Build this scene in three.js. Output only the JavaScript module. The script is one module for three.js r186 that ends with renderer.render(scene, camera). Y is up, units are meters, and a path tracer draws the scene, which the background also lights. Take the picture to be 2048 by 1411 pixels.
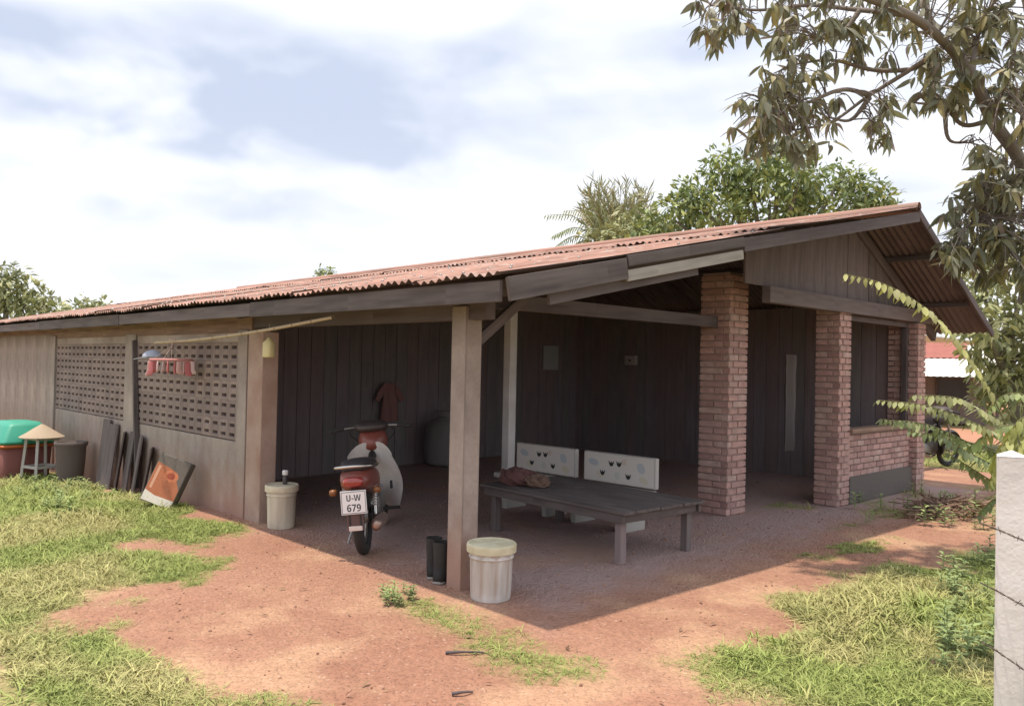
import * as THREE from 'three';
import { RoundedBoxGeometry } from 'three/addons/geometries/RoundedBoxGeometry.js';
import { mergeGeometries } from 'three/addons/utils/BufferGeometryUtils.js';

// ------------------------------------------------------------------ camera, sky, sun, exposure
const scene = new THREE.Scene();
const EYE = new THREE.Vector3(0, 1.5, 0), YAW = THREE.MathUtils.degToRad(46.4), PITCH = THREE.MathUtils.degToRad(0.84), ROLL = THREE.MathUtils.degToRad(1.2), FOCAL = 1630;
const camera = new THREE.PerspectiveCamera(2 * Math.atan(705.5 / FOCAL) * 180 / Math.PI, 2048 / 1411, 0.05, 900);
camera.position.copy(EYE);
camera.rotation.order = 'YXZ';
camera.rotation.set(PITCH, YAW - Math.PI / 2, ROLL);
scene.add(camera);
camera.updateMatrixWorld(true);
// point seen at a place of the 2048 x 1411 photograph, at a depth in metres
function at(px, py, depth) {
  return new THREE.Vector3((px - 1024) / FOCAL * depth, -(py - 705.5) / FOCAL * depth, -depth).applyMatrix4(camera.matrixWorld);
}
function rng(seed) { let a = seed >>> 0; return () => { a = (a + 0x6D2B79F5) >>> 0; let t = a; t = Math.imul(t ^ (t >>> 15), t | 1); t ^= t + Math.imul(t ^ (t >>> 7), t | 61); return ((t ^ (t >>> 14)) >>> 0) / 4294967296; }; }
const clamp = (x, a = 0, b = 1) => Math.min(b, Math.max(a, x)), mix = (a, b, t) => a + (b - a) * t, sstep = (a, b, x) => { const t = clamp((x - a) / (b - a)); return t * t * (3 - 2 * t); };
function hash(x, y, s) { let h = Math.imul(x, 374761393) ^ Math.imul(y, 668265263) ^ Math.imul(s, 2246822519); h = Math.imul(h ^ (h >>> 13), 1274126177); return ((h ^ (h >>> 16)) >>> 0) / 4294967296; }
function vnoise(x, y, s = 1, per = 0) {                                   // value noise, optional period
  const xi = Math.floor(x), yi = Math.floor(y), u = x - xi, v = y - yi, f = u * u * (3 - 2 * u), g = v * v * (3 - 2 * v);
  const w = per ? (a) => ((a % per) + per) % per : (a) => a;
  return mix(mix(hash(w(xi), w(yi), s), hash(w(xi + 1), w(yi), s), f), mix(hash(w(xi), w(yi + 1), s), hash(w(xi + 1), w(yi + 1), s), f), g);
}
function fbm(x, y, s = 1, oct = 4, per = 0) { let a = 0, n = 0, k = 0.5; for (let i = 0; i < oct; i++) { a += k * vnoise(x, y, s + i, per); n += k; x *= 2; y *= 2; per *= 2; k *= 0.55; } return a / n; }

{ // hazy tropical sky with thin white cloud and a few lavender gaps
  const W = 1536, H = 768, d = new Float32Array(W * H * 4);
  const gaps = [[250, 330, 560, 240, .3], [700, 200, 420, 160, .25], [120, 520, 320, 90, .3], [380, 120, 330, 75, 0.75], [560, 170, 170, 110, .5], [90, 40, 200, 60, .55], [450, 245, 360, 42, 0.8], [180, 250, 200, 40, .5], [980, 60, 110, 60, .5], [1440, 70, 130, 60, 0.6], [300, 370, 240, 32, .4], [1300, 130, 260, 60, .4], [420, 520, 260, 40, .5], [1560, 470, 200, 90, .35], [1900, 250, 200, 160, .45]]
    .map(([x, y, a, b, k]) => { const p = at(x, y, 100).sub(EYE).normalize(); return [Math.atan2(p.z, p.x), Math.asin(p.y), a / FOCAL, b / FOCAL, k]; });
  for (let j = 0; j < H; j++) {
    const el = ((j + .5) / H - .5) * Math.PI;
    for (let i = 0; i < W; i++) {
      const az = ((i + .5) / W - .5) * 2 * Math.PI, o = (j * W + i) * 4, c = Math.cos(el), s = Math.max(0, Math.sin(el));
      const X = Math.cos(az) * c / (s + .22), Z = Math.sin(az) * c / (s + .22);
      const warp = fbm(X * 1.1 + 9, Z * 1.1 + 4, 31, 3);
      let n = fbm(X * 1.3 + warp * 1.6, Z * 1.3 - warp, 17, 5);
      const det = fbm(X * 3.5 + warp * 3, Z * 3.5, 5, 5);
      const streak = fbm(az * 5 + warp * 1.5, s * 26 + warp * 2.2, 8, 5);
      let open = (.08 + .5 * sstep(.35, .85, n) + .6 * (streak - .5) + .3 * (det - .5)) * sstep(.0, .22, s);
      for (const [a, e, sa, se, k] of gaps) {
        let da = az - a; if (da > Math.PI) da -= 2 * Math.PI; if (da < -Math.PI) da += 2 * Math.PI;
        const q = (da * Math.cos(e) / sa) ** 2 + ((el - e + (det - .5) * .05 + (warp - .5) * .06) / se) ** 2;
        open += k * .8 * Math.exp(-q * .75) * clamp(.25 + 1.5 * (det - .3) + .5 * (streak - .5));
      }
      open = clamp(open, 0, 1);
      const white = [.80, .815, .86], blue = [.43, .485, .605], low = sstep(.3, 0, s);
      const r = mix(white[0], blue[0], open), g = mix(white[1], blue[1], open), b = mix(white[2], blue[2], open);
      d[o] = mix(r, .84, low * .5); d[o + 1] = mix(g, .85, low * .5); d[o + 2] = mix(b, .89, low * .5); d[o + 3] = 1;
      if (el < 0) { d[o] = .35; d[o + 1] = .3; d[o + 2] = .27; }
    }
  }
  const sky = new THREE.DataTexture(d, W, H, THREE.RGBAFormat, THREE.FloatType);
  sky.mapping = THREE.EquirectangularReflectionMapping; sky.magFilter = sky.minFilter = THREE.LinearFilter; sky.needsUpdate = true;
  scene.background = sky; scene.environment = sky;
}
const SUN = new THREE.Vector3(-0.24, 2.02, -0.22).normalize();
const sun = new THREE.DirectionalLight(0xfff1dc, 2.9);
sun.position.set(6, 0, -6).addScaledVector(SUN, 40); sun.target.position.set(6, 0, -6);
sun.castShadow = true; sun.shadow.mapSize.set(4096, 4096); sun.shadow.radius = 2;
Object.assign(sun.shadow.camera, { left: -22, right: 22, top: 22, bottom: -22, near: 1, far: 80 });
scene.add(sun, sun.target);
const renderer = new THREE.WebGLRenderer();
renderer.toneMapping = THREE.LinearToneMapping; renderer.toneMappingExposure = 1.5; renderer.shadowMap.enabled = true;

// ------------------------------------------------------------------ helpers
const used = {};
function numbered(n) { const k = used[n] = (used[n] ?? -1) + 1; return k ? n + '_' + String(k).padStart(3, '0') : n; }
function tag(o, label, category, group, kind) { if (label) o.userData.label = label; if (category) o.userData.category = category; if (group) o.userData.group = group; if (kind) o.userData.kind = kind; return o; }
function thing(name, label, category, pos = [0, 0, 0], turn = 0, group) {
  const g = new THREE.Group(); g.name = numbered(name); g.position.set(...pos); g.rotation.y = turn; scene.add(g); return tag(g, label, category, group);
}
function mesh(name, geo, mat, parent) {
  const m = new THREE.Mesh(Array.isArray(geo) ? merge(geo) : geo, mat); m.castShadow = m.receiveShadow = true;
  m.name = parent ? name : numbered(name); (parent || scene).add(m); return m;
}
function part(name, parent) { const g = new THREE.Group(); g.name = name; parent.add(g); return g; }
function merge(list) {
  return mergeGeometries(list.map((g) => { g = g.index ? g.toNonIndexed() : g.clone(); for (const k of Object.keys(g.attributes)) if (!['position', 'normal', 'uv'].includes(k)) g.deleteAttribute(k); if (!g.attributes.uv) g.setAttribute('uv', new THREE.BufferAttribute(new Float32Array(g.attributes.position.count * 2), 2)); return g; }));
}
function boxUV(g, grainAxis = 'y', off = 0) {                              // uv in metres, grain along v
  g = g.index ? g.toNonIndexed() : g; const p = g.attributes.position, n = g.attributes.normal, uv = new Float32Array(p.count * 2);
  for (let i = 0; i < p.count; i++) {
    const c = [p.getX(i), p.getY(i), p.getZ(i)], a = [Math.abs(n.getX(i)), Math.abs(n.getY(i)), Math.abs(n.getZ(i))], k = a.indexOf(Math.max(...a));
    const ga = 'xyz'.indexOf(grainAxis); let [u, v] = [0, 1, 2].filter((q) => q !== k); if (v !== ga && u === ga) [u, v] = [v, u];
    uv[2 * i] = c[u] + off * 1.7; uv[2 * i + 1] = c[v] + off;
  }
  g.setAttribute('uv', new THREE.BufferAttribute(uv, 2)); return g;
}
let boxCount = 0;
function bx(w, h, d, x = 0, y = 0, z = 0, r = 0.004, grain) {
  const g = r > 0 ? new RoundedBoxGeometry(w, h, d, 1, Math.min(r, w / 2.1, h / 2.1, d / 2.1)) : new THREE.BoxGeometry(w, h, d);
  const o = boxUV(g, grain || (w > h && w > d ? 'x' : d > h ? 'z' : 'y'), (boxCount++ * .37) % 7); o.translate(x, y, z); return o;
}
function bar(a, b, w, h, r = 0.003) {                                      // board from a to b, w across and h high
  a = new THREE.Vector3(...a); b = new THREE.Vector3(...b); const L = a.distanceTo(b), g = bx(w, h, L, 0, 0, 0, r, 'z');
  const m = new THREE.Matrix4().lookAt(b, a, new THREE.Vector3(0, 1, 0)); m.setPosition(a.clone().lerp(b, .5)); return g.applyMatrix4(m);
}
const V = (p) => p.isVector3 ? p : new THREE.Vector3(...p);
function tube(pts, r, seg = 24, rad = 7) { return new THREE.TubeGeometry(new THREE.CatmullRomCurve3(pts.map(V)), seg, r, rad, false); }
function taper(pts, r0, r1, seg = 20, rad = 8, knob = 0) {                 // tapering limb
  const c = new THREE.CatmullRomCurve3(pts.map(V)), g = new THREE.TubeGeometry(c, seg, 1, rad, false), p = g.attributes.position, fr = [];
  for (let i = 0; i <= seg; i++) fr.push(c.getPointAt(i / seg));
  for (let i = 0; i < p.count; i++) { const k = Math.floor(i / (rad + 1)), q = fr[k], t = k / seg, r = mix(r0, r1, t) * (1 + knob * (hash(k, i % rad, 3) - .5)); p.setXYZ(i, q.x + (p.getX(i) - q.x) * r, q.y + (p.getY(i) - q.y) * r, q.z + (p.getZ(i) - q.z) * r); }
  return g;
}
function rod(a, b, r, n = 8) { a = V(a); b = V(b); const g = new THREE.CylinderGeometry(r, r, a.distanceTo(b), n); g.applyQuaternion(new THREE.Quaternion().setFromUnitVectors(new THREE.Vector3(0, 1, 0), b.clone().sub(a).normalize())); const m = a.clone().lerp(b, .5); return g.translate(m.x, m.y, m.z); }
function loft(secs, n = 20) {                                              // sections across x: [x, cy, cz, half height, half width, power]
  const pos = [], idx = [], uv = [];
  secs.forEach(([x, cy, cz, h, w, e = 2.6], s) => { for (let i = 0; i <= n; i++) { const t = i / n * 2 * Math.PI, c = Math.cos(t), q = Math.sin(t); pos.push(x, cy + Math.sign(q) * Math.abs(q) ** (2 / e) * h, cz + Math.sign(c) * Math.abs(c) ** (2 / e) * w); uv.push(i / n, s / secs.length); } });
  for (let s = 0; s + 1 < secs.length; s++) for (let i = 0; i < n; i++) { const a = s * (n + 1) + i, b = a + n + 1; idx.push(a, a + 1, b, b, a + 1, b + 1); }
  for (const [s, f] of [[0, 0], [secs.length - 1, 1]]) { const c = pos.length / 3; pos.push(secs[s][0], secs[s][1], secs[s][2]); uv.push(.5, .5); for (let i = 0; i < n; i++) { const a = s * (n + 1) + i; f ? idx.push(c, a, a + 1) : idx.push(c, a + 1, a); } }
  const g = new THREE.BufferGeometry(); g.setAttribute('position', new THREE.Float32BufferAttribute(pos, 3)); g.setAttribute('uv', new THREE.Float32BufferAttribute(uv, 2)); g.setIndex(idx); g.computeVertexNormals(); return g;
}
// ------------------------------------------------------------------ materials
const toS = (c) => { c = clamp(c); return Math.round(255 * (c <= .0031308 ? 12.92 * c : 1.055 * c ** (1 / 2.4) - .055)); };
function tex(n, fn, srgb = true, rep = 1) {                                // square texture, fn(u, v) gives linear colour or a height
  const d = new Uint8Array(n * n * 4);
  for (let j = 0; j < n; j++) for (let i = 0; i < n; i++) { const c = fn(i / n, j / n), o = (j * n + i) * 4; if (srgb) { d[o] = toS(c[0]); d[o + 1] = toS(c[1]); d[o + 2] = toS(c[2]); } else d[o] = d[o + 1] = d[o + 2] = Math.round(255 * clamp(c)); d[o + 3] = 255; }
  const t = new THREE.DataTexture(d, n, n); t.wrapS = t.wrapT = THREE.RepeatWrapping; t.magFilter = THREE.LinearFilter; t.minFilter = THREE.LinearMipmapLinearFilter; t.generateMipmaps = true; if (srgb) t.colorSpace = THREE.SRGBColorSpace; t.repeat.set(rep, rep); t.needsUpdate = true; return t;
}
const lerp3 = (a, b, t) => [mix(a[0], b[0], t), mix(a[1], b[1], t), mix(a[2], b[2], t)];
const std = (o) => new THREE.MeshStandardMaterial({ roughness: .85, side: THREE.DoubleSide, ...o });
const lin = (r, g, b) => new THREE.Color().setRGB(r, g, b);
const bumpGrit = tex(256, (u, v) => fbm(u * 16, v * 16, 3, 4, 16) * .7 + vnoise(u * 64, v * 64, 8, 64) * .3, false, 2);
const bumpWood = tex(256, (u, v) => fbm(u * 40, v * 3, 6, 3, 1) * .6 + vnoise(u * 64, v * 4, 2, 64) * .4, false, 1);
function woodMat(a, b, k = 1) { return std({ map: tex(256, (u, v) => { const g = vnoise(u * 32, v * 2, 5, 32) * .45 + vnoise(u * 64, v * 4, 9, 64) * .3 + fbm(u * 4, v * 4, 4, 4, 4) * .5; return lerp3(a, b, clamp((g - .3) * 1.5)); }, true, k), bumpMap: bumpWood, bumpScale: .002, roughness: .88 }); }
const M = {
  woodGrey: woodMat([.065, .053, .053], [.15, .126, .122], .9),
  woodPale: woodMat([.24, .22, .2], [.40, .37, .34], .9),
  woodDark: woodMat([.075, .06, .062], [.14, .115, .118], .9),
  woodDim: woodMat([.20, .165, .175], [.26, .22, .23], .9),
  plankA: woodMat([.19, .17, .17], [.25, .225, .22], .9),
  plankB: woodMat([.21, .165, .165], [.27, .21, .212], .9),
  gable: woodMat([.11, .088, .088], [.18, .15, .148], .9),
  woodBrown: woodMat([.16, .10, .075], [.33, .22, .165], .9),
  plaster: std({ map: tex(512, (u, v) => { const s = fbm(u * 4, v * 4, 12, 5, 4), st = vnoise(u * 24, v * 2, 7, 2), sp = vnoise(u * 90, v * 90, 3, 90); return lerp3([.27, .21, .185], [.47, .40, .36], clamp(s * 1.5 - .3 + (st - .5) * .3 + (sp - .5) * .18)); }, true, .5), bumpMap: bumpGrit, bumpScale: .003, roughness: .95 }),
  concrete: std({ map: tex(512, (u, v) => { const s = fbm(u * 5, v * 3, 22, 5, 1), st = vnoise(u * 20, v * 2, 7, 2), sp = vnoise(u * 100, v * 100, 3, 100); return lerp3([.25, .20, .175], [.50, .43, .38], clamp(s * 1.5 - .3 + (st - .5) * .35 + (sp - .5) * .2)); }, true, .9), bumpMap: bumpGrit, bumpScale: .003, roughness: .95 }),
  mortar: std({ map: tex(256, (u, v) => lerp3([.35, .26, .235], [.43, .33, .30], fbm(u * 12, v * 12, 2, 4, 12))), bumpMap: bumpGrit, bumpScale: .004, roughness: .97 }),
  block: std({ map: tex(256, (u, v) => lerp3([.20, .155, .145], [.34, .27, .25], fbm(u * 8, v * 8, 41, 4, 8)), true, 1), bumpMap: bumpGrit, bumpScale: .003, roughness: .95 }),
  white: std({ map: tex(256, (u, v) => { const s = fbm(u * 6, v * 6, 52, 5, 6), st = vnoise(u * 30, v * 2, 7, 2); return lerp3([.50, .47, .45], [.80, .77, .76], clamp(.25 + s * 1.0 + (st - .5) * .25)); }, true, .8), bumpMap: bumpGrit, bumpScale: .002, roughness: .9 }),
  bark: std({ map: tex(256, (u, v) => lerp3([.10, .085, .075], [.28, .24, .21], fbm(u * 10, v * 3, 14, 5, 1))), bumpMap: bumpWood, bumpScale: .01, roughness: .95 }),
  black: std({ color: lin(.022, .021, .022), roughness: .55 }), rubber: std({ color: lin(.03, .028, .027), roughness: .85, bumpMap: bumpGrit, bumpScale: .001 }),
  chrome: std({ color: lin(.6, .58, .56), metalness: 1, roughness: .28 }), steel: std({ color: lin(.32, .31, .3), metalness: .9, roughness: .45 }),
  wire: std({ color: lin(.13, .10, .085), metalness: .6, roughness: .6 }),
};
const brickMats = [0, 1, 2, 3, 4, 5].map((k) => { const a = [[.44, .28, .25], [.49, .31, .28], [.42, .27, .245], [.47, .32, .285], [.37, .23, .21], [.48, .345, .31]][k]; return std({ map: tex(128, (u, v) => lerp3(a.map((c) => c * .7), a.map((c) => c * 1.25), fbm(u * 6, v * 6, 60 + k, 4, 6)), true, 3), bumpMap: bumpGrit, bumpScale: .004, roughness: .95 }); });
const roofMats = [0, 1, 2, 3].map((k) => std({ map: tex(256, (u, v) => { const s = fbm(u * 5, v * 3, 70 + k * 9, 5, 1), t = vnoise(u * 40, v * 3, 5 + k, 1), st = fbm(u * 14, v * 14, 77 + k, 3, 14); let c = lerp3([.22, .095, .072], [.42, .24, .19], clamp(s * 1.7 - .4 + (t - .5) * .45)); c = lerp3(c, [.50, .40, .36], sstep(.56, .8, st) * .6); return lerp3(c, [.10, .075, .06], sstep(.6, .85, fbm(u * 7, v * 2, 90 + k, 4, 1)) * .7); }, true, .7), roughness: .8, metalness: 0 }));

// walls with splashed red earth at the foot: uv runs from 0.4 m below ground to 2.2 m above
function wallUV(g) { const p = g.attributes.position, n = g.attributes.normal, uv = g.attributes.uv; for (let i = 0; i < p.count; i++) uv.setXY(i, ((Math.abs(n.getX(i)) > .5 ? p.getZ(i) : p.getX(i)) + 40) / 2.6, (p.getY(i) + .4) / 2.6); return g; }
M.wall = std({ map: tex(512, (u, v) => { const s = fbm(u * 8, v * 6, 12, 5, 2), st = vnoise(u * 40, v * 3, 7, 3), sp = vnoise(u * 128, v * 128, 3, 128), y = v * 2.6 - .4; let c = lerp3([.25, .205, .185], [.46, .385, .345], clamp(s * 1.5 - .3 + (st - .5) * .3 + (sp - .5) * .18)); c = lerp3(c, [.36, .20, .145], sstep(.62, 0, y + (s - .5) * .5 + (st - .5) * .25) * .75); return lerp3(c, [.17, .15, .13], sstep(1.5, 1.85, y + (st - .5) * .4) * .5); }, true, 1), bumpMap: bumpGrit, bumpScale: .004, roughness: .95 });
// ------------------------------------------------------------------ ground
const DX = 3.37, DZ = -3.2;                                                // drip line of the roof
function inPoly(x, z, poly) { let c = false; for (let i = 0, j = poly.length - 1; i < poly.length; j = i++) { const [a, b] = poly[i], [p, q] = poly[j]; if ((b > z) !== (q > z) && x < (p - a) * (z - b) / (q - b) + a) c = !c; } return c; }
function groundAt(px, py) { const d = at(px, py, 1).sub(EYE); const t = -EYE.y / d.y; return [EYE.x + d.x * t, EYE.z + d.z * t]; }
const G = (list) => list.map(([x, y]) => groundAt(x, y));
const lawnLeft = [...G([[462, 1056], [400, 1085], [300, 1082], [255, 1090], [330, 1110], [360, 1135], [330, 1165], [250, 1190], [190, 1215], [170, 1250], [230, 1275], [260, 1310], [330, 1350], [420, 1411]]), [2.2, -1.2], [-6, -2], [-14, -14], [-8, -30], [3.15, -26], [3.15, -11.5], [3.1, -9]];
const lawnRight = [...G([[2120, 1090], [1990, 1112], [1850, 1130], [1700, 1150], [1640, 1185], [1570, 1200], [1530, 1250], [1470, 1290], [1440, 1340], [1480, 1411]]), [2.6, -.9], [2.2, 1.5], [7, 3], [9, 0.5]];
const lawnMid = G([[755, 1190], [860, 1200], [930, 1240], [1010, 1270], [1090, 1310], [1160, 1345], [1050, 1350], [950, 1320], [880, 1270], [790, 1225]]);
const lawnFar = [...G([[1845, 965], [1940, 975], [2048, 975], [2100, 1015], [1960, 1000], [1850, 985]])];
const lawnBack = [[13.2, -6.5], [17, -9], [26, -6], [24, -1.5], [15.5, -3.6]];
function height(x, z) { return -.22 * sstep(-7.2, -13, z) * sstep(9, 3, x) + .025 * (fbm(x * .7, z * .7, 2, 3) - .5) * (inside(x, z) ? .3 : 1); }
function inside(x, z) { return x > DX && x < 12 && z < DZ; }
function polyDist(x, z, poly) { let m = 1e9; for (let i = 0, j = poly.length - 1; i < poly.length; j = i++) { const [ax, az] = poly[j], [bx_, bz] = poly[i], dx = bx_ - ax, dz = bz - az, t = clamp(((x - ax) * dx + (z - az) * dz) / (dx * dx + dz * dz)); m = Math.min(m, Math.hypot(x - ax - dx * t, z - az - dz * t)); } return inPoly(x, z, poly) ? m : -m; }
function lawnAt(x, z) {                                                      // 0..1 how grassy
  const n = (fbm(x * 2.2, z * 2.2, 91, 4) - .5);
  let m = 0;
  m = Math.max(m, sstep(-.22, .22, polyDist(x, z, lawnLeft) + n * .95), sstep(-.2, .22, polyDist(x, z, lawnRight) + n * .9), .55 * sstep(-.12, .2, polyDist(x, z, lawnMid) + n * .6), .9 * sstep(-.1, .2, polyDist(x, z, lawnFar) + n * .5), .8 * sstep(-.3, .3, polyDist(x, z, lawnBack) + n * 1.5));
  m = Math.max(m, .5 * sstep(.62, .74, fbm(x * 1.1 + 3, z * 1.1, 33, 4)) * sstep(5, 7, x) * sstep(-3.9, -3.5, z));
  if (x > 14 || z < -17 || z > 2 || x < -1) m = Math.max(m, sstep(.36, .6, fbm(x * .35, z * .35, 7, 4)) * .9);
  if (inside(x, z)) m *= .0;
  if (x > 6.6 && x < 12 && z < DZ + .4 && z > -4.6) m = Math.max(m, .55 * sstep(.5, .66, fbm(x * 2, z * 2, 44, 4)));
  return m;
}
const YX0 = -2, YX1 = 14, YZ0 = -14, YZ1 = 2, GN = 512;
function field(fn) { const a = new Float32Array((GN + 1) ** 2); for (let j = 0; j <= GN; j++) for (let i = 0; i <= GN; i++) a[j * (GN + 1) + i] = fn(YX0 + i / GN * 16, YZ0 + j / GN * 16);
  return (x, z) => { const u = (x - YX0) / 16 * GN, v = (z - YZ0) / 16 * GN; if (u < 0 || v < 0 || u >= GN || v >= GN) return fn(x, z); const i = Math.floor(u), j = Math.floor(v), f = u - i, g = v - j, k = j * (GN + 1) + i; return mix(mix(a[k], a[k + 1], f), mix(a[k + GN + 1], a[k + GN + 2], f), g); }; }
const lawn = field(lawnAt), soilA = field((x, z) => fbm(x * .9, z * .9, 101, 4)), soilB = field((x, z) => fbm(x * 5, z * 5, 102, 4)), soilP = field((x, z) => fbm(x * 1.6 + 8, z * 1.6, 111, 4)), dryness = field((x, z) => fbm(x * 1.3, z * 1.3, 120, 4));
function soil(x, z) {
  const a = soilA(x, z), b = soilB(x, z), c = vnoise(x * 40, z * 40, 103), e = vnoise(x * 90, z * 90, 104), g = lawn(x, z);
  let col = lerp3([.29, .14, .092], [.41, .225, .155], clamp(a * .9 + b * .5 - .2));
  col = lerp3(col, [.53, .34, .215], sstep(.5, .75, soilP(x, z)) * .55);
  col = col.map((k) => k * (.86 + .2 * c + .12 * e));
  if (e > .93) col = lerp3(col, [.18, .09, .06], .55); if (hash(Math.floor(x * 120), Math.floor(z * 120), 5) > .992) col = lerp3(col, [.62, .5, .42], .6);
  { const k = Math.min(x - DX, DZ - z, 12 - x) + (b - .5) * .5; col = lerp3(col, lerp3([.37, .275, .272], [.39, .265, .225], sstep(.4, .7, soilP(x, z))), .8 * sstep(-.1, .7, k)); }
  const gc = lerp3(lerp3([.24, .24, .09], [.36, .34, .14], b), [.45, .34, .19], sstep(.45, .7, dryness(x, z)) * .7);
  return lerp3(col, gc.map((k) => k * (.75 + .5 * c)), g * .85);
}
function groundSheet(x0, x1, z0, z1, nx, nz, dy, wx = (t) => t, wz = (t) => t) {
  const g = new THREE.PlaneGeometry(1, 1, nx, nz), p = g.attributes.position, uv = g.attributes.uv;
  for (let j = 0; j <= nz; j++) for (let i = 0; i <= nx; i++) { const k = j * (nx + 1) + i, x = mix(x0, x1, wx(i / nx)), z = mix(z0, z1, wz(j / nz)); p.setXYZ(k, x, height(x, z) + dy, z); uv.setXY(k, (x - x0) / (x1 - x0), (z - z0) / (z1 - z0)); }
  g.computeVertexNormals(); return g;
}
{
  const N = 2048, d = new Uint8Array(N * N * 4);
  for (let j = 0; j < N; j++) for (let i = 0; i < N; i++) { const c = soil(YX0 + (i + .5) / N * 16, YZ0 + (j + .5) / N * 16), o = (j * N + i) * 4; d[o] = toS(c[0]); d[o + 1] = toS(c[1]); d[o + 2] = toS(c[2]); d[o + 3] = 255; }
  const t = new THREE.DataTexture(d, N, N); t.colorSpace = THREE.SRGBColorSpace; t.magFilter = THREE.LinearFilter; t.minFilter = THREE.LinearMipmapLinearFilter; t.generateMipmaps = true; t.needsUpdate = true;
  const bump = tex(512, (u, v) => { const a = fbm(u * 20, v * 20, 130, 4, 20), b = vnoise(u * 128, v * 128, 131, 128); return a * .6 + b * b * .5; }, false, 11);
  tag(mesh('yard', groundSheet(YX0, YX1, YZ0, YZ1, 320, 320, 0), std({ map: t, bumpMap: bump, bumpScale: .022, roughness: .97 })), 'bare reddish dirt yard with worn grass patches in front of the house', 'yard', null, 'structure');
  const far = tex(1024, (u, v) => { const a = fbm(u * 10, v * 10, 140, 5, 10), b = vnoise(u * 200, v * 200, 141, 200); return lerp3([.42, .21, .13], lerp3([.13, .14, .05], [.26, .24, .09], b), sstep(.42, .56, a)); }, true, 6);
  const warp = (t) => { const s = t * 2 - 1; return .5 + .5 * Math.sign(s) * Math.abs(s) ** 3; };
  tag(mesh('ground', groundSheet(-300, 312, -306, 294, 160, 160, -.045, warp, warp), std({ map: far, roughness: .97 })), 'red earth and rough grass stretching away beyond the yard', 'ground', null, 'structure');
}

// ------------------------------------------------------------------ the house
const house = thing('open_sided_house', 'long low house with rusty red corrugated roof and open dirt-floored porch', 'house', [0, 0, 0]);
const WX = 3.5, GZ = -4.1, BX = 11.3, EZ = -20.2;
const E1 = [3.13, 2.02], RG = [9.38, 3.31], E2 = [12.04, 2.06], RZ = -3.42;
const roofY = (x) => x < RG[0] ? mix(E1[1], RG[1], (x - E1[0]) / (RG[0] - E1[0])) : mix(RG[1], E2[1], (x - RG[0]) / (E2[0] - RG[0]));
{ // corrugated sheets, each its own piece
  const roof = part('roof', house), r = rng(11);
  const sheet = (xa, ya, xb, yb, z0, z1, seg) => {
    const L = Math.hypot(xb - xa, yb - ya), nw = 88, pitch = (z0 - z1) / 11, pos = [], uv = [], idx = [], sag = (r() - .5) * .012, nx = -(yb - ya) / L, ny = (xb - xa) / L, ou = r() * 5, ov = r() * 5, dent = r();
    for (let i = 0; i <= seg; i++) for (let j = 0; j <= nw; j++) {
      const t = i / seg, z = mix(z0, z1, j / nw), w = .011 * Math.cos((z - RZ) / pitch * 2 * Math.PI) + sag * Math.sin(t * Math.PI) + (vnoise(t * 3 + ou, j * .12, 4) - .5) * .012 * (1 + dent) + (vnoise(t * 1.5 + ov, j * .05, 6) - .5) * .02;
      pos.push(mix(xa, xb, t) + nx * w, mix(ya, yb, t) + ny * w, z); uv.push(z + ou, t * L + ov);
    }
    for (let i = 0; i < seg; i++) for (let j = 0; j < nw; j++) { const a = i * (nw + 1) + j, b = a + nw + 1; idx.push(a, a + 1, b, b, a + 1, b + 1); }
    const np = pos.length / 3, ni = idx.length; for (let k = 0; k < np; k++) { pos.push(pos[3 * k] - nx * .0025, pos[3 * k + 1] - ny * .0025, pos[3 * k + 2]); uv.push(uv[2 * k], uv[2 * k + 1]); } for (let k = 0; k < ni; k += 3) idx.push(idx[k] + np, idx[k + 2] + np, idx[k + 1] + np);
    const g = new THREE.BufferGeometry(); g.setAttribute('position', new THREE.Float32BufferAttribute(pos, 3)); g.setAttribute('uv', new THREE.Float32BufferAttribute(uv, 2)); g.setIndex(idx); g.addGroup(0, ni, 0); g.addGroup(ni, ni, 1); g.computeVertexNormals(); return g;
  };
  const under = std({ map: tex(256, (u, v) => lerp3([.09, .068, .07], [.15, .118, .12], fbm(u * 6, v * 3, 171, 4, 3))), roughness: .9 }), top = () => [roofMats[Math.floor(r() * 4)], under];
  const n = 21, w = (RZ - EZ) / n;
  for (let k = 0; k < n; k++) {
    const z0 = RZ - k * w + .012, z1 = RZ - (k + 1) * w - .03, l = () => (r() - .5) * .03, mid = 6.4, my = roofY(mid), up = k % 2 * .003;
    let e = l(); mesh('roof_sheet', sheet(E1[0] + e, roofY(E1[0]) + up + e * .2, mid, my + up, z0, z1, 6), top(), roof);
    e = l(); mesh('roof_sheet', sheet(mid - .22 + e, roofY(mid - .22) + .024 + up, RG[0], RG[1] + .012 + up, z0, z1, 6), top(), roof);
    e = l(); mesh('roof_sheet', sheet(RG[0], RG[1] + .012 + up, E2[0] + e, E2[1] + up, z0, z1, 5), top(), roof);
  }
  { const nm = []; for (let z = RZ - .05; z > EZ; z -= .218) for (const x of [3.3, 3.9, 4.95, 6, 6.5, 7.05, 8.1, 9.1]) { const s = .8 + r() * .5; nm.push(new THREE.Matrix4().compose(new THREE.Vector3(x + (r() - .5) * .05, roofY(x) + .013, z), new THREE.Quaternion(), new THREE.Vector3(s, s, s))); }
    tag(instanced('roofing_nails', new THREE.SphereGeometry(.011, 8, 4, 0, 6.283, 0, 1.57), M.steel, nm, null, roof), null, null, null, 'stuff'); }
  mesh('ridge_cap', tube([[RG[0], RG[1] + .02, RZ + .02], [RG[0], RG[1] + .025, -10], [RG[0], RG[1] + .02, EZ]], .055, 30, 8), roofMats[1], roof);
}
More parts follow.
